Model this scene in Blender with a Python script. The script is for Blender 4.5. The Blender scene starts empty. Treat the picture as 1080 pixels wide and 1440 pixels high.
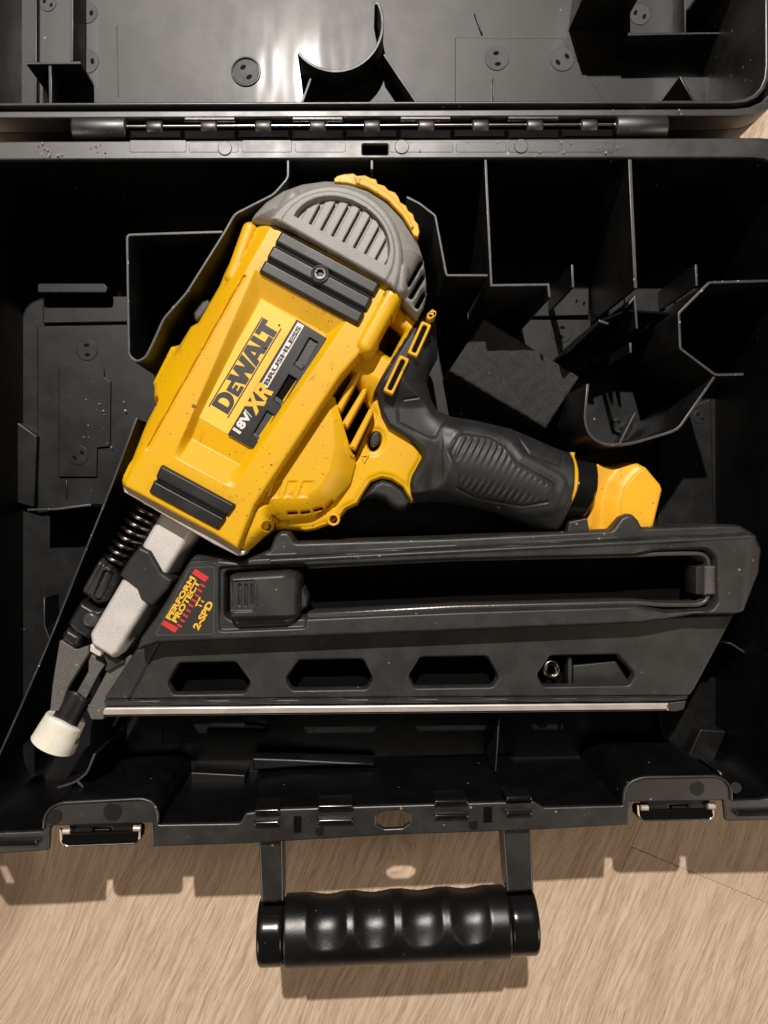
import bpy, math, random
import numpy as np
from mathutils import Vector, Matrix, noise as mnoise
random.seed(7)
scene = bpy.context.scene
COL = scene.collection
# ------------------------------------------------------------------ units
# Lengths are written in units of 0.4 mm; heights are measured from the case rim (rim = 0, floor = -225)
S = 0.0004
ZF = -225.0
FOC = 1040.0
CAMH = 1040.0
TILT = math.radians(2.0)

# ------------------------------------------------------------------ camera
cam = bpy.data.cameras.new('camera')
cam.sensor_fit = 'VERTICAL'
cam.sensor_height = 36.0
cam.lens = 36.0 * FOC / 1440.0
cam.clip_start = 0.01
cam.clip_end = 50
camo = bpy.data.objects.new('camera', cam)
COL.objects.link(camo)
camo.location = (0, 0, (CAMH - ZF) * S)
camo.rotation_euler = (0, -TILT, 0)
scene.camera = camo
ct, st = math.cos(TILT), math.sin(TILT)

# ------------------------------------------------------------------ light
world = bpy.data.worlds.new('World')
scene.world = world
world.use_nodes = True
bg = world.node_tree.nodes['Background']
bg.inputs[0].default_value = (1.0, 0.86, 0.72, 1)
bg.inputs[1].default_value = 0.008

def lamp(name, kind, loc, aim, power, color, **kw):
    l = bpy.data.lights.new(name, kind)
    l.energy = power
    l.color = color
    for k, v in kw.items():
        setattr(l, k, v)
    o = bpy.data.objects.new(name, l)
    COL.objects.link(o)
    o.location = loc
    d = Vector(aim) - Vector(loc)
    o.rotation_euler = d.to_track_quat('-Z', 'Y').to_euler()
    return o
lamp('ceiling_spot', 'SPOT', (-0.20, 1.50, 2.10), (0, 0, 0), 345, (1.0, 0.925, 0.85),
     spot_size=math.radians(60), spot_blend=0.6, shadow_soft_size=0.022)
lamp('fill_light', 'AREA', (2.2, -1.2, 1.7), (0, 0, 0), 25, (1.0, 0.82, 0.63), shape='DISK', size=1.5)  # added soft side fill to lift the shadows, not a known lamp
lamp('fill_light', 'AREA', (-2.2, -1.5, 1.7), (0, 0, 0), 25, (1.0, 0.82, 0.63), shape='DISK', size=1.5)  # second added fill, from the other side

scene.view_settings.view_transform = 'Standard'
scene.view_settings.look = 'None'
scene.view_settings.exposure = 0.0
scene.view_settings.gamma = 1.0

# ------------------------------------------------------------------ helpers
ZO = 0.0      # height at which the thing being built rests above its own zero
def un(px, py, z):
    """place seen at photo position (px, py) on the horizontal plane z -> plan position"""
    dx = (np.asarray(px, float) - 540) / FOC
    dy = -(np.asarray(py, float) - 720) / FOC
    wx = ct * dx + st
    wz = st * dx - ct
    t = (z + ZO - CAMH) / wz
    return wx * t, dy * t

def link(o, parent=None):
    COL.objects.link(o)
    if parent is not None:
        o.parent = parent
        if parent.type == 'EMPTY':
            o.matrix_parent_inverse = Matrix.Translation(-parent.location)
    return o

def finish(me, mat, smooth=35):
    me.materials.clear()
    me.materials.append(mat)
    me.shade_smooth()
    me.set_sharp_from_angle(angle=math.radians(smooth))

def obj(name, me, parent=None, **props):
    o = bpy.data.objects.new(name, me)
    link(o, parent)
    for k, v in props.items():
        o[k] = v
    return o

def rnd(poly, r, seg=5):
    """round the corners of a closed polygon; r may be a list"""
    n = len(poly)
    out = []
    for i in range(n):
        p = Vector(poly[i][:2]); a = Vector(poly[i - 1][:2]); b = Vector(poly[(i + 1) % n][:2])
        rr = r[i] if isinstance(r, (list, tuple)) else r
        if rr <= 0:
            out.append((p.x, p.y)); continue
        da = (a - p); db = (b - p)
        la, lb = da.length, db.length
        da.normalize(); db.normalize()
        ang = da.angle(db)
        t = min(rr / math.tan(ang / 2) if ang > 1e-3 else 0, la * .48, lb * .48)
        if t < 1e-3 or ang > math.pi - .02:
            out.append((p.x, p.y)); continue
        s, e = p + da * t, p + db * t
        for k in range(seg + 1):
            q = k / seg
            w = (1 - q) ** 2 * s + 2 * q * (1 - q) * p + q * q * e
            out.append((w.x, w.y))
    return out

def offs(poly, d, closed=True):
    """offset a polygon (positive = to the left of travel)"""
    n = len(poly); out = []
    for i in range(n):
        p = Vector(poly[i])
        a = Vector(poly[i - 1]) if (closed or i > 0) else None
        b = Vector(poly[(i + 1) % n]) if (closed or i < n - 1) else None
        n1 = n2 = None
        if a is not None and (p - a).length > 1e-6:
            t = (p - a).normalized(); n1 = Vector((-t.y, t.x))
        if b is not None and (b - p).length > 1e-6:
            t = (b - p).normalized(); n2 = Vector((-t.y, t.x))
        if n1 is None: n1 = n2
        if n2 is None: n2 = n1
        m = n1 + n2
        if m.length < 1e-3: m = n1.copy()
        m.normalize()
        k = 1 / max(.45, m.dot(n1))
        q = p + m * d * k
        out.append((q.x, q.y))
    return out

def area(poly):
    return .5 * sum(poly[i - 1][0] * poly[i][1] - poly[i][0] * poly[i - 1][1] for i in range(len(poly)))

def prism_mesh(loops, zt, zb, bev, bres=2, taper=None):
    """solid from plan loops (world plan units)"""
    cu = bpy.data.curves.new('tmp', 'CURVE')
    cu.dimensions = '2D'
    cu.fill_mode = 'BOTH'
    th = zt - zb
    bev = min(bev, th * .49)
    cu.extrude = th / 2 - bev
    cu.bevel_depth = bev
    cu.bevel_resolution = bres
    cu.offset = -bev
    for lp in loops:
        s = cu.splines.new('POLY')
        s.points.add(len(lp) - 1)
        for i, (x, y) in enumerate(lp):
            s.points[i].co = (x, y, 0, 1)
        s.use_cyclic_u = True
    o = bpy.data.objects.new('tmp', cu)
    me = bpy.data.meshes.new_from_object(o)
    bpy.data.objects.remove(o)
    bpy.data.curves.remove(cu)
    n = len(me.vertices)
    co = np.empty(n * 3); me.vertices.foreach_get('co', co)
    co = co.reshape(-1, 3)
    co[:, 2] += (zt + zb) / 2 + ZO
    co[:, 2] -= ZF
    me.vertices.foreach_set('co', (co * S).ravel())
    me.update()
    return me

def plan(poly, z):
    x, y = un([p[0] for p in poly], [p[1] for p in poly], z)
    return list(zip(x.tolist(), y.tolist()))

def prism(name, poly, zt, zb, mat, parent=None, bev=1.5, holes=(), zref=None, bres=2, smooth=35, **props):
    zr = zt if zref is None else zref
    me = prism_mesh([plan(poly, zr)] + [plan(h, zr) for h in holes], zt, zb, bev, bres)
    finish(me, mat, smooth)
    return obj(name, me, parent, **props)

def ribbon_poly(line, th, closed=False):
    l = offs(line, th / 2, closed); r = offs(line, -th / 2, closed)
    return l + r[::-1]

def ribbon(name, line, zt, zb, th, mat, parent=None, bev=.9, r=0, zref=None):
    if r:
        line = smooth_line(line, r)
    zr = zt if zref is None else zref
    me = prism_mesh([ribbon_poly(plan(line, zr), th)], zt, zb, bev, 1)
    finish(me, mat)
    return obj(name, me, parent)

def smooth_line(line, r, seg=5):
    out = [line[0]]
    for i in range(1, len(line) - 1):
        p = Vector(line[i]); a = Vector(line[i - 1]); b = Vector(line[i + 1])
        da, db = a - p, b - p
        t = min(r, da.length * .48, db.length * .48)
        s, e = p + da.normalized() * t, p + db.normalized() * t
        for k in range(seg + 1):
            q = k / seg
            w = (1 - q) ** 2 * s + 2 * q * (1 - q) * p + q * q * e
            out.append((w.x, w.y))
    out.append(line[-1])
    return out

def catmull(pts, seg=6):
    """smooth closed outline through points"""
    n = len(pts); out = []
    P = [np.array(p[:2], float) for p in pts]
    for i in range(n):
        p0, p1, p2, p3 = P[i - 1], P[i], P[(i + 1) % n], P[(i + 2) % n]
        for k in range(seg):
            t = k / seg
            q = .5 * ((2 * p1) + (p2 - p0) * t + (2 * p0 - 5 * p1 + 4 * p2 - p3) * t * t + (3 * p1 - p0 - 3 * p2 + p3) * t ** 3)
            out.append((float(q[0]), float(q[1])))
    return out

def sd(x, y, poly):
    """signed distance to a polygon, positive inside"""
    shp = x.shape
    x = x.ravel(); y = y.ravel()
    best = np.full(x.shape, 1e18); ins = np.zeros(x.shape, bool)
    n = len(poly)
    for i in range(n):
        ax, ay = poly[i - 1]; bx, by = poly[i]
        ex, ey = bx - ax, by - ay
        L = ex * ex + ey * ey
        if L < 1e-9: continue
        t = np.clip(((x - ax) * ex + (y - ay) * ey) / L, 0, 1)
        dx = x - ax - t * ex; dy = y - ay - t * ey
        best = np.minimum(best, dx * dx + dy * dy)
        c = ((ay > y) != (by > y))
        with np.errstate(divide='ignore', invalid='ignore'):
            xi = ax + (y - ay) * ex / (ey if abs(ey) > 1e-12 else 1e-12)
        ins ^= c & (x < xi)
    d = np.sqrt(best)
    return np.where(ins, d, -d).reshape(shp)

def sm(t):
    t = np.clip(t, 0, 1)
    return t * t * (3 - 2 * t)

def rp(d, R, zt, h):
    q = 1 - np.clip(d / R, 0, 1)
    return zt - h + h * np.sqrt(np.clip(1 - q * q, 0, 1))

def hf(name, outline, zf, zref, zbot, mat, parent=None, cell=1.2, ang=0.0, holes=(), smooth=50, **props):
    """moulded solid: top surface zf(x, y, d) inside an outline, straight sides down to zbot"""
    c, s = math.cos(ang), math.sin(ang)
    ox = np.array([p[0] for p in outline]); oy = np.array([p[1] for p in outline])
    a = ox * c + oy * s; b = -ox * s + oy * c
    ga = np.arange(a.min() - 3 * cell, a.max() + 3 * cell, cell)
    gb = np.arange(b.min() - 3 * cell, b.max() + 3 * cell, cell)
    A, B = np.meshgrid(ga, gb, indexing='ij')
    X = A * c - B * s; Y = A * s + B * c
    d = sd(X, Y, outline)
    for h in holes:
        d = np.minimum(d, -sd(X, Y, h))
    gA, gB = np.gradient(d, cell)
    gl = np.sqrt(gA ** 2 + gB ** 2) + 1e-9
    gA, gB = gA / gl, gB / gl
    near = (d < 0.25 * cell) & (d > -1.5 * cell)
    A2 = np.where(near, A - d * gA, A); B2 = np.where(near, B - d * gB, B)
    X = A2 * c - B2 * s; Y = A2 * s + B2 * c
    ok = d > -1.5 * cell
    dd = np.where(near, 0.0, np.maximum(d, 0))
    Z = zf(X, Y, dd)
    n0, n1 = X.shape
    idx = np.arange(n0 * n1).reshape(n0, n1)
    q = np.stack([idx[:-1, :-1], idx[1:, :-1], idx[1:, 1:], idx[:-1, 1:]], -1).reshape(-1, 4)
    okf = ok.ravel()[q].all(1) & (d.ravel()[q] > -0.9 * cell).any(1)
    q = q[okf]
    used = np.unique(q)
    remap = -np.ones(n0 * n1, int); remap[used] = np.arange(len(used))
    q = remap[q]
    wx, wy = un(X.ravel()[used], Y.ravel()[used], zref)
    V = np.stack([wx, wy, Z.ravel()[used]], 1)
    # image y runs down, plan y runs up: keep faces pointing up
    p = V[q]
    nz = (p[:, 1, 0] - p[:, 0, 0]) * (p[:, 2, 1] - p[:, 0, 1]) - (p[:, 1, 1] - p[:, 0, 1]) * (p[:, 2, 0] - p[:, 0, 0])
    if np.median(nz) < 0:
        q = q[:, ::-1]
    e = np.concatenate([q[:, [0, 1]], q[:, [1, 2]], q[:, [2, 3]], q[:, [3, 0]]])
    key = np.minimum(e[:, 0], e[:, 1]) * 10000000 + np.maximum(e[:, 0], e[:, 1])
    uq, inv, cnt = np.unique(key, return_inverse=True, return_counts=True)
    be = e[cnt[inv] == 1]
    bv = np.unique(be)
    nb = len(V)
    low = -np.ones(nb, int); low[bv] = nb + np.arange(len(bv))
    Vb = V[bv].copy(); Vb[:, 2] = zbot
    V = np.concatenate([V, Vb])
    side = np.stack([be[:, 1], be[:, 0], low[be[:, 0]], low[be[:, 1]]], 1)
    F = np.concatenate([q, side])
    V[:, 2] += ZO - ZF
    me = bpy.data.meshes.new(name)
    me.vertices.add(len(V)); me.vertices.foreach_set('co', (V * S).ravel())
    me.loops.add(F.size); me.loops.foreach_set('vertex_index', F.ravel().astype(np.int32))
    me.polygons.add(len(F))
    me.polygons.foreach_set('loop_start', np.arange(0, F.size, 4, dtype=np.int32))
    me.update(calc_edges=True)
    me.validate()
    finish(me, mat, smooth)
    return obj(name, me, parent, **props)

def param(name, F, nu, nv, mat, parent=None, closed_v=True, caps=True, smooth=40):
    """surface of sections: F(i/(nu-1), j/nv) -> plan units"""
    verts = []; faces = []
    for i in range(nu):
        for j in range(nv):
            verts.append(F(i / (nu - 1), j / nv))
    for i in range(nu - 1):
        for j in range(nv if closed_v else nv - 1):
            k = (j + 1) % nv
            faces.append((i * nv + j, i * nv + k, (i + 1) * nv + k, (i + 1) * nv + j))
    if caps:
        faces.append(tuple(range(nv))[::-1])
        faces.append(tuple((nu - 1) * nv + j for j in range(nv)))
    me = bpy.data.meshes.new(name)
    me.from_pydata([((x) * S, y * S, (z - ZF) * S) for x, y, z in verts], [], faces)
    me.update()
    import bmesh
    bm = bmesh.new(); bm.from_mesh(me)
    bmesh.ops.recalc_face_normals(bm, faces=bm.faces); bm.to_mesh(me); bm.free()
    finish(me, mat, smooth)
    return obj(name, me, parent)

def tube(name, pts, r, mat, parent=None, n=10, smooth=50):
    """round bar through plan-unit points"""
    P = [Vector(p) for p in pts]
    frames = []
    up = Vector((0.123, .07, 1)).normalized()
    for i in range(len(P)):
        t = (P[min(i + 1, len(P) - 1)] - P[max(i - 1, 0)]).normalized()
        a = up - t * up.dot(t); a.normalize(); b = t.cross(a); up = a
        frames.append((a, b))
    rr = r if isinstance(r, (list, tuple)) else [r] * len(P)
    def F(u, v):
        i = int(round(u * (len(P) - 1)))
        a, b = frames[i]; th = v * 2 * math.pi
        q = P[i] + (a * math.cos(th) + b * math.sin(th)) * rr[i]
        return q.x, q.y, q.z
    return param(name, F, len(P), n, mat, parent, smooth=smooth)

def pt(px, py, z):
    x, y = un(px, py, z)
    return float(x), float(y), z + ZO

def disc(cx, cy, r, n=28, ry=None, ang=0):
    ry = ry or r
    out = []
    for k in range(n):
        t = 2 * math.pi * k / n
        a, b = r * math.cos(t), ry * math.sin(t)
        out.append((cx + a * math.cos(ang) - b * math.sin(ang), cy + a * math.sin(ang) + b * math.cos(ang)))
    return out

def rect(x0, y0, x1, y1, r=0):
    p = [(x0, y0), (x1, y0), (x1, y1), (x0, y1)]
    return rnd(p, r) if r else p

def thing(name, label, cat, loc, **kw):
    o = bpy.data.objects.new(name, None)
    o.empty_display_size = .02
    COL.objects.link(o)
    o.location = loc
    o['label'] = label; o['category'] = cat
    for k, v in kw.items(): o[k] = v
    bpy.context.view_layer.update()
    return o

# ------------------------------------------------------------------ materials
class NT:
    def __init__(s, name):
        s.m = bpy.data.materials.new(name); s.m.use_nodes = True
        s.t = s.m.node_tree; s.n = s.t.nodes; s.b = s.n['Principled BSDF']
        s.co = s.n.new('ShaderNodeTexCoord').outputs['Object']
    def node(s, typ, **kw):
        nd = s.n.new(typ)
        ins = kw.pop('ins', {})
        for k, v in kw.items(): setattr(nd, k, v)
        for k, v in ins.items(): s.put(nd.inputs[k], v)
        return nd
    def put(s, sock, v):
        if isinstance(v, bpy.types.NodeSocket): s.t.links.new(v, sock)
        else:
            if hasattr(sock.default_value, '__len__') and len(sock.default_value) == 4 and len(v) == 3: v = (*v, 1)
            sock.default_value = v
    def noise(s, scale, detail=2, rough=.5, vec=None, dist=0):
        return s.node('ShaderNodeTexNoise', ins={'Vector': vec or s.co, 'Scale': scale, 'Detail': detail, 'Roughness': rough, 'Distortion': dist}).outputs['Fac']
    def ramp(s, v, a, b, lo=0., hi=1.):
        return s.node('ShaderNodeMapRange', interpolation_type='SMOOTHSTEP', ins={'Value': v, 'From Min': a, 'From Max': b, 'To Min': lo, 'To Max': hi}).outputs['Result']
    def mix(s, f, a, b):
        nd = s.node('ShaderNodeMix', data_type='RGBA')
        s.put(nd.inputs[0], f); s.put(nd.inputs[6], a); s.put(nd.inputs[7], b)
        return nd.outputs[2]
    def math(s, op, a, b=0.):
        return s.node('ShaderNodeMath', operation=op, ins={0: a, 1: b}).outputs[0]
    def specks(s, scale, thr, vec=None):
        """sparse dots: voronoi cells with a random gate"""
        v = s.node('ShaderNodeTexVoronoi', ins={'Vector': vec or s.co, 'Scale': scale})
        g = s.node('ShaderNodeSeparateColor', ins={0: v.outputs['Color']})
        rad = s.math('MULTIPLY', g.outputs[1], .22)
        rad = s.math('ADD', rad, .04)
        d = s.math('LESS_THAN', v.outputs['Distance'], rad)
        gate = s.math('GREATER_THAN', g.outputs[0], 1 - thr)
        return s.math('MULTIPLY', d, gate)
    def bump(s, h, strength, dist, prev=None):
        nd = s.node('ShaderNodeBump', ins={'Height': h, 'Strength': strength, 'Distance': dist})
        if prev is not None: s.put(nd.inputs['Normal'], prev)
        return nd.outputs['Normal']

def black_plastic(name, col, rough, grain=1500, bstr=.25, wav=.0, dust=.012, dustcol=(.30, .27, .25), scuff=.0, spec=.5, coat=0, even=False, grainc=0):
    t = NT(name)
    n1 = t.noise(grain, 3, .6)
    n2 = t.noise(60, 3, .6)
    c = t.mix(t.ramp(n2, .35, .7), col, tuple(x * 1.35 for x in col))
    if even: c = t.mix(t.ramp(n2, .3, .8), col, tuple(x * 1.1 for x in col))
    if grainc: c = t.mix(t.ramp(n1, .38, .66), tuple(x * (1 - grainc) for x in col), tuple(x * (1 + grainc) for x in col))
    if scuff:
        n3 = t.noise(35, 6, .7, dist=1.5)
        c = t.mix(t.math('MULTIPLY', t.ramp(n3, .56, .72), scuff), c, (.10, .095, .09))
    if dust:
        c = t.mix(t.math('MULTIPLY', t.specks(330, dust * 2), .7), c, dustcol)
        c = t.mix(t.math('MULTIPLY', t.specks(900, dust), .6), c, dustcol)
    t.put(t.b.inputs['Base Color'], c)
    t.put(t.b.inputs['Roughness'], t.ramp(n2, .3, .75, rough * (.97 if even else .9), rough * (1.03 if even else 1.12)))
    t.b.inputs['Specular IOR Level'].default_value = spec
    nb = t.bump(n1, bstr, .0002)
    if coat:
        t.b.inputs['Coat Weight'].default_value = coat
        t.b.inputs['Coat Roughness'].default_value = .13
        mp = t.node('ShaderNodeMapping', ins={'Vector': t.co, 'Scale': (1, .25, 1)})
        t.put(t.b.inputs['Coat Normal'], t.bump(t.noise(34, 2, .5, mp.outputs[0]), .16, .004))
    if wav:
        nb = t.bump(t.noise(22, 2, .5), wav, .004, nb)
    t.put(t.b.inputs['Normal'], nb)
    return t.m

M = {}
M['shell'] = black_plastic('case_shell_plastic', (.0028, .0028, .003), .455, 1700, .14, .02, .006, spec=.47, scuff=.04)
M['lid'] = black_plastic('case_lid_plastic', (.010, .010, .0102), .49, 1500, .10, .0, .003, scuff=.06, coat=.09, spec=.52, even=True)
M['mark'] = black_plastic('matte_lid_mark', (.035, .035, .035), .60, 900, .3, 0, .0)
M['rim'] = black_plastic('case_rim_plastic', (.009, .009, .0092), .44, 1500, .20, .06, .02, scuff=.08, coat=.05, spec=1.0)
M['divider'] = black_plastic('divider_plastic', (.0028, .0028, .003), .45, 1500, .14, .02, .005, spec=.55)
M['wall'] = black_plastic('case_wall_plastic', (.002, .002, .0022), .44, 1700, .14, .02, .004, spec=.26)
M['edge'] = black_plastic('lit_divider_edge', (.026, .026, .027), .46, 1200, .4, 0, .10, (.5, .48, .46), scuff=1.0, spec=.8)  # paler tone paints the light caught along divider tops, with some scuffing
M['handle'] = black_plastic('handle_plastic', (.005, .005, .0053), .31, 1900, .5, 0, .004, spec=.6)
M['gloss'] = black_plastic('glossy_black_plastic', (.006, .006, .0063), .18, 800, .03, 0, .006)
M['rubber'] = black_plastic('grip_rubber', (.0115, .012, .013), .50, 1700, .35, 0, .006)
M['mag'] = black_plastic('magazine_plastic', (.015, .015, .0152), .47, 1500, .5, 0, .014, scuff=.12, spec=.65)
M['bumper'] = black_plastic('bumper_rubber', (.009, .009, .0095), .42, 1800, .22, 0, .012)
M['dark'] = black_plastic('cavity_shade_black', (.002, .002, .002), .65, 900, .1, 0, 0, spec=.07)  # near-black and dull: paints in the shade of slots, cavities and hinge gaps
M['worn'] = black_plastic('worn_phosphate_steel', (.095, .091, .087), .50, 1100, .6, 0, .08, (.35, .33, .31), scuff=.5, grainc=.18)
M['foam'] = black_plastic('grey_foam', (.036, .036, .036), .95, 900, .7, 0, .03, (.14, .14, .14), spec=.15, grainc=.2)
M['darksteel'] = black_plastic('blued_steel', (.045, .043, .042), .34, 700, .25, 0, .02, scuff=.4)

def yellow_plastic(name, col, rough=.33, dirt=1.0, scuff=1.0):
    t = NT(name)
    n2 = t.noise(25, 4, .6)
    c = t.mix(t.ramp(n2, .3, .75), col, (col[0] * .93, col[1] * .88, col[2] * .8))
    if scuff:
        mp = t.node('ShaderNodeMapping', ins={'Vector': t.co, 'Scale': (1, 1, 1), 'Rotation': (0, 0, math.radians(28))})
        st_ = t.node('ShaderNodeMapping', ins={'Vector': mp.outputs[0], 'Scale': (1, .35, 1)})
        a = t.noise(110, 5, .75, st_.outputs[0], 1.0)
        b = t.noise(18, 2, .5)
        f = t.math('MULTIPLY', t.ramp(a, .55, .66), t.ramp(b, .48, .60))
        c = t.mix(t.math('MULTIPLY', f, .75 * scuff), c, (.11, .065, .02))
    if dirt:
        w = t.node('ShaderNodeVectorMath', operation='ADD', ins={0: t.co, 1: (0, 0, 0)}).outputs[0]
        c = t.mix(t.math('MULTIPLY', t.specks(560, .16 * dirt, w), .85), c, (.045, .03, .015))
        c = t.mix(t.math('MULTIPLY', t.specks(190, .04 * dirt, w), .8), c, (.06, .035, .012))
    t.put(t.b.inputs['Base Color'], c)
    t.put(t.b.inputs['Roughness'], t.ramp(n2, .3, .7, rough * .9, rough * 1.2))
    t.put(t.b.inputs['Normal'], t.bump(t.noise(1400, 2, .5), .10, .0002))
    return t.m
M['yellow'] = yellow_plastic('yellow_plastic', (.705, .402, .002), .40)
M['yellow_foot'] = yellow_plastic('yellow_foot_plastic', (.82, .43, .018), .42, .3, .0)
M['sticker'] = yellow_plastic('yellow_sticker', (.86, .54, .055), .45, .35, .0)

def metal(name, col, rough, metallic, grain=900, bstr=.3, spk=0, spkcol=(.02, .02, .02), paint=None):
    t = NT(name)
    n = t.noise(grain, 3, .6)
    c = t.mix(t.ramp(t.noise(70, 4, .6), .3, .7), col, tuple(x * .8 for x in col))
    if paint: c = t.mix(t.ramp(n, .45, .62), c, paint)
    if spk: c = t.mix(t.specks(350, spk), c, spkcol)
    t.put(t.b.inputs['Base Color'], c)
    t.b.inputs['Metallic'].default_value = metallic
    t.b.inputs['Roughness'].default_value = rough
    t.put(t.b.inputs['Normal'], t.bump(n, bstr, .0003))
    return t.m
M['cap'] = metal('grey_textured_paint', (.235, .23, .218), .47, .0, 1500, .30, 0, paint=(.262, .257, .245))
M['alu'] = metal('cast_aluminium', (.57, .55, .535), .45, .1, 1300, .35, .10, paint=(.61, .59, .575))
M['plate'] = metal('worn_silver_plate', (.62, .57, .54), .45, .5, 300, .4, .10, (.12, .1, .09))
M['steel'] = metal('bright_steel', (.60, .55, .51), .36, .45, 400, .05)
M['wire'] = metal('bright_wire', (.75, .70, .64), .22, 1.0, 400, .03)
M['spring'] = metal('dark_spring_steel', (.20, .18, .165), .27, 1.0, 500, .1)
M['screw'] = metal('dull_screw_steel', (.22, .21, .21), .40, .8, 500, .2)
M['greyedge'] = metal('worn_rail', (.11, .105, .10), .32, .55, 500, .3, .03, (.3, .28, .26))

def flat(name, col, rough=.5, spec=.5):
    t = NT(name)
    n = t.noise(500, 3, .6)
    t.put(t.b.inputs['Base Color'], t.mix(t.ramp(n, .3, .75), col, tuple(x * .86 for x in col)))
    t.b.inputs['Roughness'].default_value = rough
    t.b.inputs['Specular IOR Level'].default_value = spec
    return t.m
M['ink'] = flat('dark_grey_print', (.030, .029, .030), .5)
M['white'] = flat('white_print', (.72, .70, .68), .5)
M['ylprint'] = flat('yellow_print', (.78, .46, .03), .5)
M['red'] = flat('red_print', (.62, .035, .03), .45)
M['film'] = flat('dark_sticker_film', (.036, .035, .035), .36)
M['filmedge'] = flat('clear_film_edge', (.085, .083, .08), .4)
M['crumb'] = flat('pale_wood_crumb', (.62, .54, .44), .8)

def cream():
    t = NT('cream_rubber')
    n = t.noise(90, 4, .6)
    c = t.mix(t.ramp(n, .3, .75), (.78, .77, .71), (.70, .66, .54))
    c = t.mix(t.specks(420, .10), c, (.05, .04, .03))
    t.put(t.b.inputs['Base Color'], c)
    t.b.inputs['Roughness'].default_value = .45
    t.b.inputs['Subsurface Weight'].default_value = .25
    t.b.inputs['Subsurface Radius'].default_value = (.004, .003, .002)
    t.put(t.b.inputs['Normal'], t.bump(t.noise(600, 2), .15, .0003))
    return t.m
M['cream'] = cream()

GR = math.radians(67)       # direction of the wood grain in plan
def wood():
    t = NT('pale_oak_laminate')
    kx, ky = [float(a) * S for a in un(-5, 1262, ZF)]
    k2x, k2y = [float(a) * S for a in un(585, 1215, ZF)]
    oi = t.node('ShaderNodeObjectInfo').outputs['Random']
    # rotate so that X runs along the grain
    mp = t.node('ShaderNodeMapping', vector_type='POINT', ins={'Vector': t.co, 'Rotation': (0, 0, -GR)})
    v = mp.outputs[0]
    sx = t.node('ShaderNodeSeparateXYZ', ins={0: v})
    along, across = sx.outputs[0], sx.outputs[1]
    cg, sg = math.cos(GR), math.sin(GR)
    def knot(x, y, s_al, s_ac, amp):
        al, ac = x * cg + y * sg, -x * sg + y * cg
        da = t.math('DIVIDE', t.math('SUBTRACT', along, al), s_al)
        dc = t.math('DIVIDE', t.math('SUBTRACT', across, ac), s_ac)
        r2 = t.math('ADD', t.math('MULTIPLY', da, da), t.math('MULTIPLY', dc, dc))
        g = t.math('POWER', 2.718, t.math('MULTIPLY', r2, -1.0))
        return t.math('MULTIPLY', g, amp), r2
    k1, r1 = knot(kx, ky, .085, .042, .052)
    k2, r2 = knot(k2x, k2y, .055, .018, .020)
    ac2 = t.math('ADD', t.math('ADD', across, k1), k2)
    low = t.noise(9, 2, .5, v)
    ac2 = t.math('ADD', ac2, t.math('ADD', t.math('MULTIPLY', low, .018), t.math('MULTIPLY', t.noise(55, 2, .5, v), .0016)))
    ac2 = t.math('ADD', ac2, t.math('MULTIPLY', oi, .37))
    cmb = t.node('ShaderNodeCombineXYZ', ins={0: along, 1: ac2, 2: oi}).outputs[0]
    def stretched(kal, kac, scale, det, ro, dist=0):
        m2 = t.node('ShaderNodeMapping', ins={'Vector': cmb, 'Scale': (kal, kac, 1)})
        return t.noise(scale, det, ro, m2.outputs[0], dist)
    rings = stretched(.7, 15, 22, 5, .65, 0)
    fib = stretched(3.4, 105, 10, 6, .75, 0)
    pore = stretched(11, 210, 6, 3, .6, 0)
    f = t.math('ADD', t.math('MULTIPLY', rings, .44), t.math('MULTIPLY', fib, .56))
    c = t.mix(t.ramp(f, .36, .62), (.39, .272, .186), (.62, .50, .395))
    c = t.mix(t.math('MULTIPLY', t.ramp(pore, .54, .66), .55), c, (.235, .142, .085))
    c = t.mix(t.math('MULTIPLY', t.ramp(k1, .030, .052), .55), c, (.18, .105, .065))
    c = t.mix(t.math('MULTIPLY', t.ramp(t.noise(5, 2), .35, .7), .25), c, (.38, .26, .175))
    t.put(t.b.inputs['Base Color'], c)
    t.put(t.b.inputs['Roughness'], t.ramp(pore, .3, .7, .46, .62))
    t.b.inputs['Specular IOR Level'].default_value = .35
    hsum = t.math('ADD', fib, t.math('MULTIPLY', pore, -.6))
    t.put(t.b.inputs['Normal'], t.bump(hsum, .18, .0006))
    return t.m
M['wood'] = wood()
M['gap'] = flat('dark_joint', (.19, .125, .085), .8)

# ================================================================== THE FLOOR
def build_floor():
    fl = bpy.data.objects.new('floor', prism_mesh([[(-3400, -3400), (3400, -3400), (3400, 3400), (-3400, 3400)]], ZF - 3, ZF - 30, .5))
    finish(fl.data, M['gap'])
    COL.objects.link(fl)
    fl['kind'] = 'structure'
    jx, jy = [float(a) for a in un(888, 1191, ZF)]      # the corner where an end joint meets a long joint
    a = Vector((math.cos(GR), math.sin(GR))); b = Vector((a.y, -a.x))
    W, L = 1000, 3000
    o = Vector((jx, jy))
    first = None
    for i in range(-7, 7):
        for j in range(-2, 2):
            off = 0 if i == 0 else (i * 1130) % L
            p = o + b * (W * i) + a * (L * j + off)
            g = .3
            lp = [p + b * g + a * g, p + b * (W - g) + a * g, p + b * (W - g) + a * (L - g), p + b * g + a * (L - g)]
            if all(abs(q.x) > 3600 or abs(q.y) > 3600 for q in lp): continue
            me = prism_mesh([[(q.x, q.y) for q in lp]], ZF, ZF - 3, .7, 1)
            finish(me, M['wood'])
            pl = obj('plank', me, fl)
build_floor()

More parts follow.
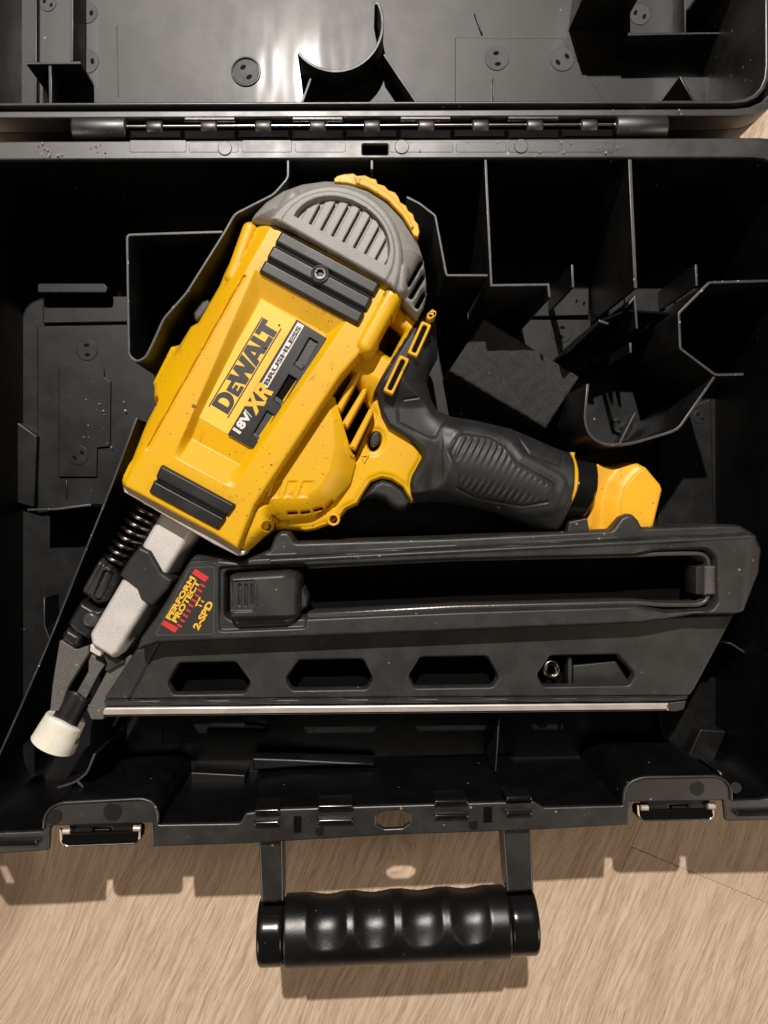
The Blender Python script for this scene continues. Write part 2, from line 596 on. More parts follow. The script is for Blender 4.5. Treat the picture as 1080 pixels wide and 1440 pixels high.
# ================================================================== THE CASE
case = thing('tool_case', 'open black plastic tool case with moulded dividers, lying on the wood floor', 'tool case', (0.02, 0.0, 0.0))
INNER_PX = [(-62, 225), (1103, 221), (1103, 1124), (1029, 1126), (1029, 1110), (1021, 1098), (1007, 1092), (905, 1094), (889, 1099), (879, 1110),
            (876, 1133), (765, 1136), (750, 1127), (395, 1138), (345, 1144), (338, 1158), (222, 1160), (222, 1142), (214, 1129), (200, 1124),
            (85, 1130), (70, 1137), (62, 1150), (61, 1169), (-62, 1174)]
INNER = rnd(INNER_PX, [46, 46, 46, 3, 4, 6, 8, 8, 6, 4, 3, 5, 8, 0, 8, 8, 3, 5, 6, 8, 8, 6, 5, 3, 46])
OUTER = rnd([(-96, 199), (1132, 193), (1132, 1040), (1205, 1072), (1205, 1118), (1165, 1152), (1021, 1155), (1018, 1126), (886, 1128), (884, 1160), (765, 1167), (540, 1175),
             (340, 1187), (214, 1191), (212, 1157), (70, 1162), (68, 1196), (0, 1201), (-93, 1204), (-140, 1140), (-96, 1080)],
            [62, 62, 20, 14, 14, 10, 2, 2, 2, 2, 0, 0, 0, 2, 2, 2, 2, 0, 8, 20, 20])
SLOT = rnd([(529, 1147), (540, 1141), (566, 1140), (577, 1145), (576, 1158), (566, 1165), (540, 1166), (529, 1160)], 5)
H2 = [rect(413, 1148, 424, 1171), rect(680, 1135, 692, 1157)]
H3 = [rnd([(-110, 1139), (-96, 1139), (-80, 1172), (-96, 1172)], 5), rnd([(1168, 1086), (1182, 1086), (1168, 1122), (1154, 1122)], 5)]
HB = rect(510, 203, 545, 217, 1.5)
rim = prism('case_rim', OUTER, 0, -9, M['rim'], case, bev=2, holes=[INNER, SLOT, HB] + H3)
for h_ in H2:
    prism('rim_slot_shade', h_, .5, -8, M['dark'], rim, bev=.2)  # dark block standing proud, paints the shade inside a slot
inp = plan(INNER, 0)
outp = offs(inp, 6 if area(inp) < 0 else -6)
me = prism_mesh([outp, inp], -6, -214, 1.0)
finish(me, M['wall']); walls = obj('case_wall', me, case)
rawf = plan(INNER_PX, 0)
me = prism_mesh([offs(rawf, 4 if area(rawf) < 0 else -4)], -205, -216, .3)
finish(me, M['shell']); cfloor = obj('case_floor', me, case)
# moulded stiffening pads along the back rim
for x0, x1 in ((182, 262), (266, 335), (340, 410), (415, 486), (548, 637), (642, 712), (716, 786), (790, 864)):
    prism('rim_pad', rect(x0, 200 if (x0 // 70) % 2 else 197, x1, 214, 3), .5, -1, M['rim'], rim, bev=.5)
for cx, cy in ((316, 208), (565, 206), (733, 205)):
    prism('moulding_mark', disc(cx, cy, 10), 1.6, -1, M['rim'], rim, bev=.8)
# floor relief, left hand side
def floor_plate(poly, zt, r=3, m='shell', b=2):
    return prism('floor_panel', rnd(poly, r), zt, -206, M[m], cfloor, bev=b)
floor_plate([(52, 458), (182, 456), (232, 560), (205, 620), (150, 716), (52, 722)], -197, 2)
floor_plate([(60, 418), (182, 416), (182, 453), (60, 455)], -197, 2)
floor_plate([(52, 398), (146, 398), (152, 404), (150, 412), (52, 412)], -170, 4)
prism('floor_panel', rnd([(82, 517), (146, 518), (147, 530), (156, 536), (155, 628), (137, 630), (136, 671), (82, 671)], 1.5), -193.5, -198, M['shell'], cfloor, bev=1.5)
for x in (92,):
    ribbon('floor_rib', [(93, 675), (93, 700)], -194.5, -198, 2.5, M['shell'], cfloor)
def ejector(cx, cy, r, z, parent, ang, mt):
    d = prism('moulding_mark', disc(cx, cy, r), z + 1.0, z - 2, M['mark' if mt == 'lid' else mt], parent, bev=.8)
    c, s = math.cos(ang) * r * .45, math.sin(ang) * r * .45
    for k in (-1, 1):
        prism('pin_hole_shade', disc(cx + k * c, cy + k * s, r * .17, 8, r * .26, ang), z + 1.6, z, M['dark'], parent, bev=.3)  # small dark disc on top of the mark, paints the shade of a pit
ejector(122, 492, 15, -197, cfloor, 1.5, 'shell')
ejector(110, 640, 14, -193.5, cfloor, -.6, 'shell')
# floor relief, right hand side
floor_plate([(760, 395), (829, 395), (829, 444), (735, 446)], -197, 2)
floor_plate([(735, 449), (832, 449), (832, 540), (700, 560)], -197, 2)
ejector(790, 467, 15, -197, cfloor, 1.7, 'shell')
ejector(816, 425, 12, -198.5, cfloor, .3, 'shell')
floor_plate([(878, 405), (990, 405), (990, 440), (880, 440)], -197, 2)
ejector(953, 420, 14, -197, cfloor, -.8, 'shell')
ejector(872, 598, 11, -199, cfloor, 1.2, 'shell')
floor_plate([(925, 590), (1000, 560), (1005, 770), (925, 770)], -200, 2)
ejector(985, 586, 10, -200, cfloor, .8, 'shell')
# lower part of the case: steps and lit ledges in front
floor_plate([(228, 1004), (345, 1003), (345, 1040), (228, 1046)], -190, 3)
floor_plate([(290, 1025), (352, 1026), (378, 1030), (372, 1036), (292, 1037)], -168, 3)
floor_plate([(268, 1086), (345, 1090), (344, 1104), (268, 1106)], -160, 2)
floor_plate([(250, 1142), (338, 1138), (336, 1156), (250, 1158)], -150, 2)
prism('box_ledge', rnd([(355, 1066), (420, 1068), (552, 1075), (420, 1079), (355, 1084)], 2), -150, -205, M['shell'], case, bev=3)
floor_plate([(925, 985), (975, 1000), (985, 1026), (978, 1054), (930, 1050)], -190, 3)
floor_plate([(985, 1026), (1022, 1028), (1002, 1076), (966, 1066)], -165, 3)
floor_plate([(788, 1122), (842, 1120), (844, 1132), (788, 1134)], -150, 2)

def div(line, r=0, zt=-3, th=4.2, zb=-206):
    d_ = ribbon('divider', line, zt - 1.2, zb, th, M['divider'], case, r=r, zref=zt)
    ribbon('divider_lit_line', line, zt, zt - 2.4, th - .5, M['edge'], d_, r=r)  # pale strip stands in for the bright highlight on the divider top
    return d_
div([(405, 224), (405, 250), (385, 273), (330, 301), (316, 326), (262, 412), (230, 448), (214, 484), (205, 502), (192, 509), (181, 500), (178.5, 330), (313, 326)], 6)
div([(523, 224), (523, 238)], 0)
div([(572, 277), (590, 286), (612, 303), (628, 387), (686, 387)], 3)
div([(683, 224), (691, 401), (771, 400), (773, 418)], 0)
div([(886, 224), (894, 405)], 0, th=5.5)
div([(805, 372), (806, 404)], 0, -60)
div([(979, 372), (980, 402)], 0, -60)
div([(1100, 394), (998, 397), (955, 440), (957, 490), (1006, 527), (1046, 526)], 3)
div([(1005, 530), (955, 602), (942, 608), (888, 624), (850, 626), (829, 613), (822, 592), (827, 540)], 12)
div([(880, 432), (893, 418), (896, 462)], 0, -60)
div([(887, 482), (887, 496)], 0, -50)
ribbon('divider', [(796, 497), (843, 452), (880, 437), (955, 441)], -62, -206, 4, M['dark'], case)  # wall added and made tall to shade the pocket below it
div([(842, 451), (856, 455)], 0, -58)
div([(908, 462), (930, 442)], 0, -110)
div([(894, 580), (868, 630)], 0, -175)
div([(192, 588), (158, 680), (117, 782), (70, 900), (22, 1010), (-6, 1072)], 30, -70, 3.6)
div([(38, 717), (80, 716), (128, 710)], 0, -120, 4)
prism('side_ledge', rnd([(-40, 548), (0, 576), (52, 613), (48, 714), (-40, 690)], 2), -186, -205, M['shell'], case, bev=2)
div([(133, 1060), (122, 1088), (104, 1101), (80, 1108)], 8, -60, 4)
div([(108, 1098), (120, 1112), (128, 1134)], 6, -60, 4)
div([(62, 840), (62, 880), (72, 905)], 4, -150, 3)
div([(985, 900), (1028, 905), (1080, 938)], 3, -110, 3.5)
div([(702, 1010), (697, 1085)], 0, -100, 2.5)
div([(1010, 1084), (1030, 1106)], 0, -100, 3)
# ribs of the front rim where lid and rim interlock
for x0, x1, ya, yb, sl in ((357, 393, 1142, 1159, 1), (446, 497, 1136, 1156, 1), (611, 659, 1129, 1149, 1), (712, 749, 1124, 1145, 1)):
    prism('rim_bar', rnd([(x0, ya - 3.2), (x1, ya - 4.2), (x1, ya + 3), (x0, ya + 4)], 3), 10, -30, M['gloss'], rim, bev=2.8, bres=3)
    prism('rim_bar', rnd([(x0, yb - 3.2), (x1, yb - 4.2), (x1, yb + 3), (x0, yb + 4)], 3), 9, -4, M['gloss'], rim, bev=2.8, bres=3)
prism('rim_bar', rnd([(1036, 1142), (1120, 1140), (1120, 1147), (1036, 1149)], 3), 7, -4, M['gloss'], rim, bev=2.5)
prism('rim_bar', rnd([(-80, 1185), (52, 1183), (52, 1190), (-80, 1192)], 3), 7, -4, M['gloss'], rim, bev=2.5)
for cx, cy, r in ((75, 1148, 12), (158, 1142, 13), (981, 1109, 10), (1035, 1108, 8)):
    prism('moulding_mark', disc(cx, cy, r), .8, -2, M['shell'], rim, bev=.5)
for cx, cy in ((449, 1169), (666, 1160)):
    prism('moulding_mark', disc(cx, cy, 7), .8, -2, M['shell'], rim, bev=.5)
# pod edges over the latches
for a in ([(61, 1166), (62, 1150), (70, 1137), (85, 1130), (200, 1124), (214, 1129), (222, 1142), (222, 1158)], [(876, 1131), (879, 1110), (889, 1099), (905, 1094), (1007, 1092), (1021, 1098), (1029, 1110), (1029, 1126)]):
    ribbon('pod_edge', smooth_line(a, 6), 3, -2, 4, M['rim'], rim, bev=1.8)

def latch(x0, x1, y0, y1, sk):
    b = prism('latch', rnd([(x0, y0), (x1, y0 - sk), (x1, y1 - sk), (x1 - 6, y1 - sk + 6), (x0 + 6, y1 + 6), (x0, y1)], 3), -14, -40, M['shell'], case, bev=3,
              holes=[rect(x0 + 33, y0 + 10 - sk * .5, x0 + 59, y0 + 18 - sk * .5)])
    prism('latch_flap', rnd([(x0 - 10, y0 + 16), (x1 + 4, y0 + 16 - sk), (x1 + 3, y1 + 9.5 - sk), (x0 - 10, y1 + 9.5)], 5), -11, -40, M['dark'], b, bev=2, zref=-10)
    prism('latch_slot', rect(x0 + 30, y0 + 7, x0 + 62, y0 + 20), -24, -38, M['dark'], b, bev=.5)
    prism('latch_bar', rect(x0 + 36, y0 + 11 - sk * .5, x0 + 57, y0 + 15 - sk * .5, 1), -15, -22, M['shell'], b, bev=1)
    z = -10
    pts = [pt(x0 + 2, y0 + 12, z), pt(x0 - 9, y0 + 12, z)]
    pts += [pt(*q, z) for q in smooth_line([(x0 - 12, y0 + 8), (x0 - 11, y1 + 3), (x0 - 4, y1 + 9), (x1 + 0, y1 + 9 - sk), (x1 + 4, y1 + 4 - sk), (x1 + 5, y0 + 6 - sk)], 6)]
    pts += [pt(x1 - 4, y0 + 8 - sk, z)]
    tube('latch_wire', pts, 1.5, M['wire'], b)
    for xx in (x0 - 3, x1 + 1):
        yy = y0 + 12 - (sk if xx > x0 + 10 else 0)
        a1, a2 = pt(xx - 5, yy, z - 1), pt(xx + 5, yy, z - 1)
        tube('pivot_pin', [a1, a2], 4, M['steel'], b, 12)
latch(97, 192, 1157, 1181, 4)
latch(909, 999, 1124, 1145, 2)

# carrying handle
hnd = prism('handle_arm', rnd([(363, 1165), (397, 1163), (399, 1268), (367, 1270)], 2), -12, -52, M['rim'], case, bev=3, zref=-12)
hz = -46
L0 = Vector(pt(381, 1309, hz)); R0 = Vector(pt(739, 1294, hz))
ax = (R0 - L0).normalized()
upi = Vector((-ax.y, ax.x, 0)); upz = Vector((0, 0, 1))
def rod(c0, c1, R, nm, mat, dents=(), bevr=4, nu=14, parent=None, nv=64, flatten=1.0):
    Lt = (c1 - c0).length
    us = [0, .15, .35, .65, 1]
    prof = [(bevr * (1 - math.cos(t * math.pi / 2)), R - bevr + bevr * math.sin(t * math.pi / 2)) for t in us]
    xs = prof + [(q, R) for q in np.linspace(bevr, Lt - bevr, nu)[1:-1]] + [(Lt - a, b) for a, b in prof[::-1]]
    def F(u, v):
        i = int(round(u * (len(xs) - 1)))
        s, r = xs[i]
        th = v * 2 * math.pi
        dr = 0
        for (cs, cth, ra, dep) in dents:
            dth = (th - cth + math.pi) % (2 * math.pi) - math.pi
            dth = max(0.0, abs(dth) - .70)
            q = ((s - cs) / ra) ** 2 + (dth * R / ra) ** 2
            if q < 1: dr += dep * (1 - q ** 1.25)
        p = c0 + ax * s + (upi * math.cos(th) * flatten + upz * math.sin(th)) * (r - dr)
        return p.x, p.y, p.z
    return param(nm, F, len(xs), nv, mat, parent, smooth=40)
def along(px):
    return (Vector(pt(px, 1300, hz)) - L0).dot(ax)
c_ = lambda px: L0 + ax * along(px)
dents = [(along(x) - along(402), math.radians(26), 28, 8) for x in (461, 526, 592, 658)]
rod(c_(402), c_(712), 49, 'hand_grip', M['handle'], dents, 3, 120, hnd, 96)
rod(c_(365), c_(401), 46, 'end_cap', M['gloss'], (), 5, 6, hnd)
rod(c_(713), c_(751), 46, 'end_cap', M['gloss'], (), 5, 6, hnd)
prism('handle_arm', rnd([(706, 1150), (746, 1148), (751, 1253), (713, 1255)], 2), -12, -52, M['rim'], case, bev=3, zref=-12)
# the wall pockets the handle arms pivot in
prism('handle_bracket', rect(352, 1150, 408, 1176, 3), -12, -70, M['shell'], case, bev=2, zref=0)
prism('handle_bracket', rect(700, 1136, 755, 1160, 3), -12, -70, M['shell'], case, bev=2, zref=0)

# hinge
hg = prism('hinge', [(103, 172), (937, 168), (937, 190), (103, 194)], -22, -40, M['dark'], case, bev=1)
hz2 = -8
tube('hinge_pin', [pt(150, 178.5, hz2), pt(890, 175.5, hz2)], 2.6, M['wire'], hg, 12)
def knuckle(x0, x1, R=13.5, nm='hinge_knuckle', m='rim', dz=0):
    yc = 181 - (x0 - 103) * .0036
    a = Vector(pt(x0, yc, hz2 + dz)); b = Vector(pt(x1, yc, hz2 + dz))
    t = (b - a).normalized(); n = Vector((-t.y, t.x, 0))
    Lh = (b - a).length
    xs = [(0, R - 2), (1, R - .6), (2.2, R), (Lh - 2.2, R), (Lh - 1, R - .6), (Lh, R - 2)]
    def F(u, v):
        s, r = xs[int(round(u * 5))]
        th = v * 2 * math.pi
        p = a + t * s + n * math.cos(th) * r + Vector((0, 0, 1)) * math.sin(th) * r * .8
        return p.x, p.y, p.z
    param(nm, F, 6, 28, M[m], hg)
knuckle(103, 179, 14.5)
knuckle(865, 937, 14.5)
for k in range(9):
    x0 = 207 + 76.1 * k
    knuckle(x0, x0 + 23, 10)
for k in range(9):
    x0 = 181 + 76 * k
    y0 = 183 - k * .25
    ofs = 2 if k % 2 else 0
    prism('hinge_leaf', rect(x0, y0 - 0.5, x0 + 75, y0 + 13 + ofs, 1.5), -3 + ofs * .5, -22, M['dark'], hg, bev=3)
    if k % 2:
        prism('hinge_leaf', rect(x0 + 1, 163.5 - k * .2, x0 + 74, 170 - k * .2, 1.5), -1, -22, M['handle'], hg, bev=2)

# ------------------------------------------------------------------ lid
LIN = rnd([(-60, 145), (1076, 141), (1072, -900), (-58, -900)], [48, 48, 40, 40])
LI2 = rnd([(-68, 149.5), (1084, 145.5), (1080, -908), (-66, -908)], [54, 54, 46, 46])
LO1 = rnd([(-77, 156), (1093, 152), (1089, -915), (-75, -915)], [60, 60, 50, 50])
LO2 = rnd([(-92, 166), (1108, 162), (1104, -930), (-90, -930)], [70, 70, 60, 60])
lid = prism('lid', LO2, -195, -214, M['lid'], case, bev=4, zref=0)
for nm, o_, i_, zt, zb in (('lid_lip', LI2, LIN, 1, -206), ('lid_rim', LO2, LO1, -1, -40), ('lid_groove', LO1, LI2, -16, -40)):
    me = prism_mesh([plan(o_, 0), plan(i_, 0)], zt, zb, 1.8 if nm != 'lid_groove' else .5)
    finish(me, M['rim' if nm != 'lid_groove' else 'dark'])
    obj(nm, me, lid)
me = prism_mesh([plan(LO2, 0), plan(LI2, 0)], -40, -206, 2); finish(me, M['shell']); obj('lid_wall', me, lid)
def lrib(line, zt=-140, th=5, r=0):
    return ribbon('lid_rib', line, zt, -197, th, M['divider'], lid, r=r)
arc = [(412, 73)] + [(472 + 66 * math.cos(t), 33 + 67 * math.sin(t)) for t in np.linspace(math.radians(142), math.radians(-25), 22)] + [(527, 4)]
lrib(arc[1:], -138, 5)
lrib([(540, 76), (587, 146)], -150, 4)
lrib([(437, 110), (424, 146)], -140, 4)
lrib([(37, 89), (113, 88)], -135, 4)
lrib([(70, 92), (71, 150)], -137, 5)
lrib([(101, -60), (101, 86)], -139, 4)
lrib([(50, -60), (50, 150)], -182, 3)
lrib([(885, -60), (885, 48), (1024, 46)], -135, 4)
lrib([(964, -60), (964, 46)], -150, 3)
lrib([(957, 107), (976, 142)], -60, 4)
lrib([(846, -110), (838, -42), (918, -42)], -60, 5)  # out of view, added to cast the dark area on the lid
lrib([(1004, -42), (1100, -42)], -60, 5)  # also added as an unseen shadow caster, spaced to leave a lit gap
lrib([(694, 110), (694, 146)], -185, 2.5)
lrib([(164, 36), (166, 136)], -194, 1.5)
lrib([(668, 18), (678, 46)], -190, 2.5)
for cx, cy, r, a in ((346, 101, 18, 1.0), (121, 17, 16, .12), (122, 86, 17, -.05), (67, 4, 12, .5), (699, 82, 17, 1.4), (791, 83, 17, -.6), (900, 20, 15, .4)):
    ejector(cx, cy, r, -193.2 if 690 < cx < 800 else -195, lid, a, 'lid')
me = prism_mesh([plan(disc(346, 101, 21), -195), plan(disc(346, 101, 18.6), -195)], -192.5, -197, 1)
finish(me, M['lid']); obj('mark_ring', me, lid)
prism('lid_step', rnd([(640, 52), (700, 54), (790, 53), (846, 136), (850, 150), (640, 150)], 2), -193.4, -197, M['lid'], lid, bev=1)
prism('lid_step', rnd([(-58, -200), (24, -200), (26, 150), (-58, 150)], 2), -150, -197, M['lid'], lid, bev=4, zref=-195)

# ================================================================== FOAM BLOCK
fb = hf('foam_block', rnd([(632, 521), (680, 447), (815, 530), (768, 602)], 2), lambda x, y, d: rp(d, 3, -105, 3) + .9 * np.sin(x * .21 + 1.3 * np.sin(y * .13)) * np.sin(y * .19)
        - 2.5 * np.exp(-(((x - 727) / 12) ** 2 + ((y - 518) / 9) ** 2)) - 2 * np.exp(-(((x - 700) / 16) ** 2 + ((y - 530) / 14) ** 2)), -105, -204, M['foam'], None, 2.0, math.radians(31))
fb['label'] = 'grey foam block in the case between the black gun handle and the dividers'
fb['category'] = 'foam block'

# ================================================================== NAIL GUN
ZO = 45.0
gun = thing('nail_gun', 'yellow and black cordless framing nail gun with grey rear cap lying in the open case', 'nail gun', (-0.05, 0.0, 0.008))
UX, UY = .473, -.881
def uv(x, y):
    return (x - 365) * UX + (y - 530) * UY, (x - 365) * -UY + (y - 530) * UX
def xy(u, v):
    return 365 + u * UX + v * -UY, 530 + u * UY + v * UX
GA = math.atan2(UY, UX)
LEFT = [(350, 307), (333, 333), (312, 380), (306, 398), (296, 415), (276, 450), (263, 453), (247, 478), (233, 481), (207, 533), (215, 573), (204, 594), (182, 662), (174, 682)]
BODY = LEFT + [(302, 750), (338, 772), (362, 712), (480, 534), xy(88, 112), xy(100, 121), xy(192, 116), (548, 404)]
OUTL = rnd(LEFT + [(302, 750), (338, 777), (346, 776), (367, 757), (381, 747), (394, 746), (427, 749), (440, 747), (462, 739), (478, 728), (486, 717), (503, 709), (513, 692), (523, 677),
        (538, 671), (552, 674), (568, 685), (581, 708), (586, 704), (583, 682), (586, 668), (600, 644), (600, 631), (588, 612), (596, 602), (592, 560), (600, 520), (606, 470), (604, 440), (585, 441), (567, 424), (548, 404)],
        [3, 4, 4, 4, 4, 6, 4, 6, 4, 8, 5, 4, 6, 8, 0, 4, 4, 8, 6, 4, 6, 6, 6, 4, 4, 4, 6, 6, 8, 8, 6, 4, 2, 2, 4, 6, 6, 6, 4, 6, 6, 6, 2, 2, 2, 2, 2, 2])
BFACE = rnd([(447, 560), (456, 560), (468, 590), (470, 628), (463, 662), (448, 686), (426, 699), (372, 702), (345, 716), (356, 690)], [2, 2, 6, 10, 12, 12, 8, 6, 3, 3])
BUL = rnd([(440, 556), (472, 556), (486, 600), (498, 635), (500, 650), (492, 680), (466, 708), (440, 727), (392, 733), (372, 716), (330, 730), (350, 690)], 8)
BOSS = rnd([(302, 751), (348, 704), (362, 698), (380, 709), (382, 745), (366, 757), (346, 776), (338, 777)], [2, 4, 8, 9, 8, 4, 5, 4])
PARA = [[(384, 677), (397, 677), (391, 699), (377, 699)], [(405, 677), (418, 677), (412, 699), (398, 699)], [(426, 677), (439, 677), (432, 699), (418, 699)]]
def capsule(x, y, a, b, r):
    ax_, ay_ = a; bx_, by_ = b
    ex, ey = bx_ - ax_, by_ - ay_
    t = np.clip(((x - ax_) * ex + (y - ay_) * ey) / (ex * ex + ey * ey), 0, 1)
    return r - np.hypot(x - ax_ - t * ex, y - ay_ - t * ey)
GEDGE = [(500, 620), (529, 548), (556, 500), (588, 450), (600, 437), (700, 400), (700, 700), (560, 640)]     # line where the rubber grip begins
def housing_z(x, y, d):
    u, v = uv(x, y)
    z = rp(d, 12, -80, 22) + 26 * sm((u - 35) / 45) * sm((v - 95) / 15) * sm((1.5 - sd(x, y, GEDGE)) / 4)
    dB = sd(x, y, BODY)
    # left flank falls away from a crease
    crease = -83.0 + .02 * (u - 0)
    fl = np.maximum(crease - v, 0)
    ztop = -20 - np.minimum(.75 * fl + .004 * fl * fl, 44)
    side = v < crease
    # lower shelf on the flank
    # rail on the left
    ztop = ztop - 4.5 * sm((3.0 - np.abs(v - crease - 2)) / 2.2) * sm((112 - u) / 3) * sm((u + 165) / 6)
    # recess with the label
    vL = -69 + (119 - u) * (22 / 277.)
    wL = np.clip(19 - (110 - u) * .055, 8, 19)
    tl = (v - vL) / wL
    vR = 72.5 - (108 - u) * (24.5 / 248.)
    tr = (vR - v) / 15.0
    tt = (124 - u) / 27.0
    tb = (u + 156) / 14.0
    ramp = np.clip(np.minimum(np.minimum(tl, tr), tt), 0, 1)
    ramp = ramp * .85 + .15 * sm(ramp)
    lower = np.clip((-95 - u) / 58, 0, 1)
    dep = 15 + 4 * np.clip((-94 - u) / 26, 0, 1)
    dep = dep * (1 - np.clip((-122 - u) / 33, 0, 1))
    ztop = ztop - dep * ramp * (u > -158)
    # seat lines next to the bumpers
    zB = np.where(dB > 0, np.minimum(ztop, rp(dB, 9, -20, 60) + 0), -1e9)
    edge = rp(dB, 6, 0, 9)
    zB = np.where(dB > 0, np.maximum(ztop + edge, -200), -1e9)
    zB = np.where((dB > 0) & side, ztop + rp(dB, 10, 0, 14), zB)
    z = np.maximum(z, zB)
    # crease line between lid halves on the upper left flank
    # round motor cover
    df = sd(x, y, BFACE); dbl = sd(x, y, BUL)
    zb = -47 - np.where(df < 0, .30 * -df + .015 * df * df, 0) - .9 * sm(df / 40) * 0
    for p in PARA:
        zb = zb - 2.4 * sm((sd(x, y, p) + 1.2) / 2.4)
    zb = np.where(dbl > 0, np.maximum(zb, -82), -1e9)
    z = np.maximum(z, zb)
    dbo = sd(x, y, BOSS)
    z = np.maximum(z, np.where(dbo > 0, rp(dbo, 16, -36, 26), -1e9))
    # screw wells
    for cx, cy, r in ((376, 741, 8), (469, 731, 7)):
        q = np.hypot(x - cx, y - cy)
        z = np.maximum(z, np.where(q < r + 3, -66 - 0 * q, -1e9)) if cx > 400 else z
        z = z - 16 * sm((r - q) / 2.5)
    # shoulder bar, upper right
    c = capsule(x, y, (549, 424), (513, 490), 15)
    z = np.maximum(z, np.where(c > 0, rp(c, 13, -15, 18), -1e9))
    c = capsule(x, y, (352, 325), (328, 392), 11)
    z = np.maximum(z, np.where((c > 0) & (dB > 0), rp(c, 10, -32, 10), -1e9))
    c = capsule(x, y, xy(-210, -90), xy(-160, -84), 12)
    z = np.maximum(z, np.where((c > 0) & (dB > 0), rp(c, 10, -26, 9), -1e9))
    # trigger housing lip
    dl = d
    z = np.where((u < 60) & (v > 150), z + 3.5 * sm((7 - dl) / 4) * sm(dl / 2), z)
    # hole in the side lug, dashes under the cover
    q = np.hypot((x - 218) / 1.0, (y - 564) / 1.3)
    z = z - 12 * sm((6.5 - q) / 3)
    for (ax_, ay_, bx_, by_) in ((404, 721.5, 415, 721), (423, 721, 433, 719.5), (441, 717.5, 451, 715), (458, 712, 466, 705)):
        c = capsule(x, y, (ax_, ay_), (bx_, by_), 2.4)
        z = z - 14 * sm((c + .4) / 1.6)
    # vent opening and socket opening and button seat
    return z
VENT = rnd([(491, 526), (500, 534), (523, 578), (497, 640), (489, 618), (470, 556)], 2)
SOCK = rnd([(549, 448), (568, 464), (550, 498), (530, 483)], 2)
BTN = disc(527.5, 617.5, 7.6, 20, 12.5, math.radians(20))
housing = hf('housing', OUTL, housing_z, -45, -245, M['yellow'], gun, 1.0, GA, holes=[VENT, SOCK, BTN])
prism('vent_cavity', offs(VENT, 3 if area(VENT) < 0 else -3), -98, -120, M['dark'], housing, bev=.5, zref=-60)
for a, b in (((507, 517), (475, 576)), ((515, 545), (484, 599)), ((524, 573), (495, 631))):
    A_, B_ = Vector(a), Vector(b)
    t = (B_ - A_).normalized(); n = Vector((-t.y, t.x))
    pts = [A_ - n * 1.5, A_ + n * 3.5 + t * 4, B_ + n * 5, B_ - n * 5, A_ - n * 4 + t * 6]
    prism('vent_fin', rnd([(p.x, p.y) for p in pts], 2), -56, -100, M['yellow'], housing, bev=3)
prism('socket', offs(SOCK, 2 if area(SOCK) < 0 else -2), -96, -120, M['gloss'], housing, bev=.5, zref=-70)
for (cx, cy, rr, zz) in ((550, 474, 9, -88), ):
    me = prism_mesh([plan(rnd([(547, 462), (560, 470), (552, 486), (540, 478)], 3), -88), plan(rnd([(548, 466), (556, 471), (550, 482), (543, 477)], 2), -88)], -86, -97, 1)
    finish(me, M['gloss']); obj('socket_collar', me, housing)
prism('lock_button', disc(527.5, 617.5, 7, 24, 11.6, math.radians(20)), -76, -100, M['rubber'], gun, bev=3, bres=3)
me = prism_mesh([plan([(508, 640), (519, 640), (512, 652)], -79), plan([(510, 641.5), (516.5, 641.5), (512.3, 649)], -79)], -77.6, -82, .4)
finish(me, M['yellow']); obj('lock_mark', me, housing)
for cx, cy, z0 in ((376, 741, -58), (469, 731, -80)):
    prism('housing_screw', disc(cx, cy, 5.2, 18), z0, z0 - 8, M['darksteel'], housing, bev=1, holes=[disc(cx, cy, 2.2, 6)])
me = prism_mesh([plan(disc(469, 730.5, 9.2), -66), plan(disc(469, 730.5, 5.6), -66)], -62, -95, 1.6)
finish(me, M['yellow']); obj('screw_boss', me, housing)

# rear cap ------------------------------------------------------------
CAPO = rnd([(350, 307), (357, 296), (372, 280), (396, 264), (424, 254), (456, 249.5), (488, 250.5), (520, 259), (548, 277), (570, 300), (586, 328), (597, 362), (601, 395), (600, 420), (588, 443), (567, 424), (548, 404), (392, 316)], [3] + [10] * 12 + [6, 3, 1, 1, 1])
def ell(u, v, cu_, cv_, ru, rv):
    q = np.hypot((u - cu_) / ru, (v - cv_) / rv)
    return (1 - q) * min(ru, rv)
def cap_z(x, y, d):
    u, v = uv(x, y)
    z = rp(d, 38, -12, 24)
    top = ell(u, v, 186, 11, 108, 102)
    z = np.maximum(z, np.where(top > 0, rp(top, 7, -5, 10), -1e9))
    inn = ell(u, v, 206, 11, 76, 84)
    z = z + 2.2 * sm((inn + 1) / 3) * (top > 4)
    g = np.minimum(ell(u, v, 218, 12, 56, 71), u - 218)
    z = z - 10 * sm((g + 1) / 2.0)
    # lobe at the left shoulder
    c = capsule(x, y, (397, 304), (413, 280), 13)
    z = np.maximum(z, np.where((c > 0) & (d > 1), rp(c, 13, -8, 14), -1e9))
    c = capsule(x, y, (563, 409), (566, 380), 9)
    z = np.maximum(z, np.where((c > 0) & (d > 1), rp(c, 9, -8, 14), -1e9))
    seam = sm((3.0 - np.abs(sd(x, y, [(348, 308), (392, 317), (548, 405), (590, 445), (650, 300), (400, 200)]))) / 2.5)
    return z - 2.5 * seam
def pill(a, b, w):
    A_, B_ = Vector(a), Vector(b); t = (B_ - A_).normalized(); n = Vector((-t.y, t.x)) * w
    return rnd([tuple(A_ + n), tuple(B_ + n), tuple(B_ - n), tuple(A_ - n)], w * .9)
CVS = [pill((573.5, 399), (595, 361), 3.2), pill((577, 416), (598, 381), 3.4), pill((586, 430), (599, 406), 3.6)]
cap = hf('rear_cap', CAPO, cap_z, -20, -245, M['cap'], gun, 1.0, GA, holes=CVS)
for c_v in CVS:
    prism('vent_cavity', offs(c_v, 1.5 if area(c_v) < 0 else -1.5), -72, -120, M['dark'], cap, bev=.5, zref=-55)
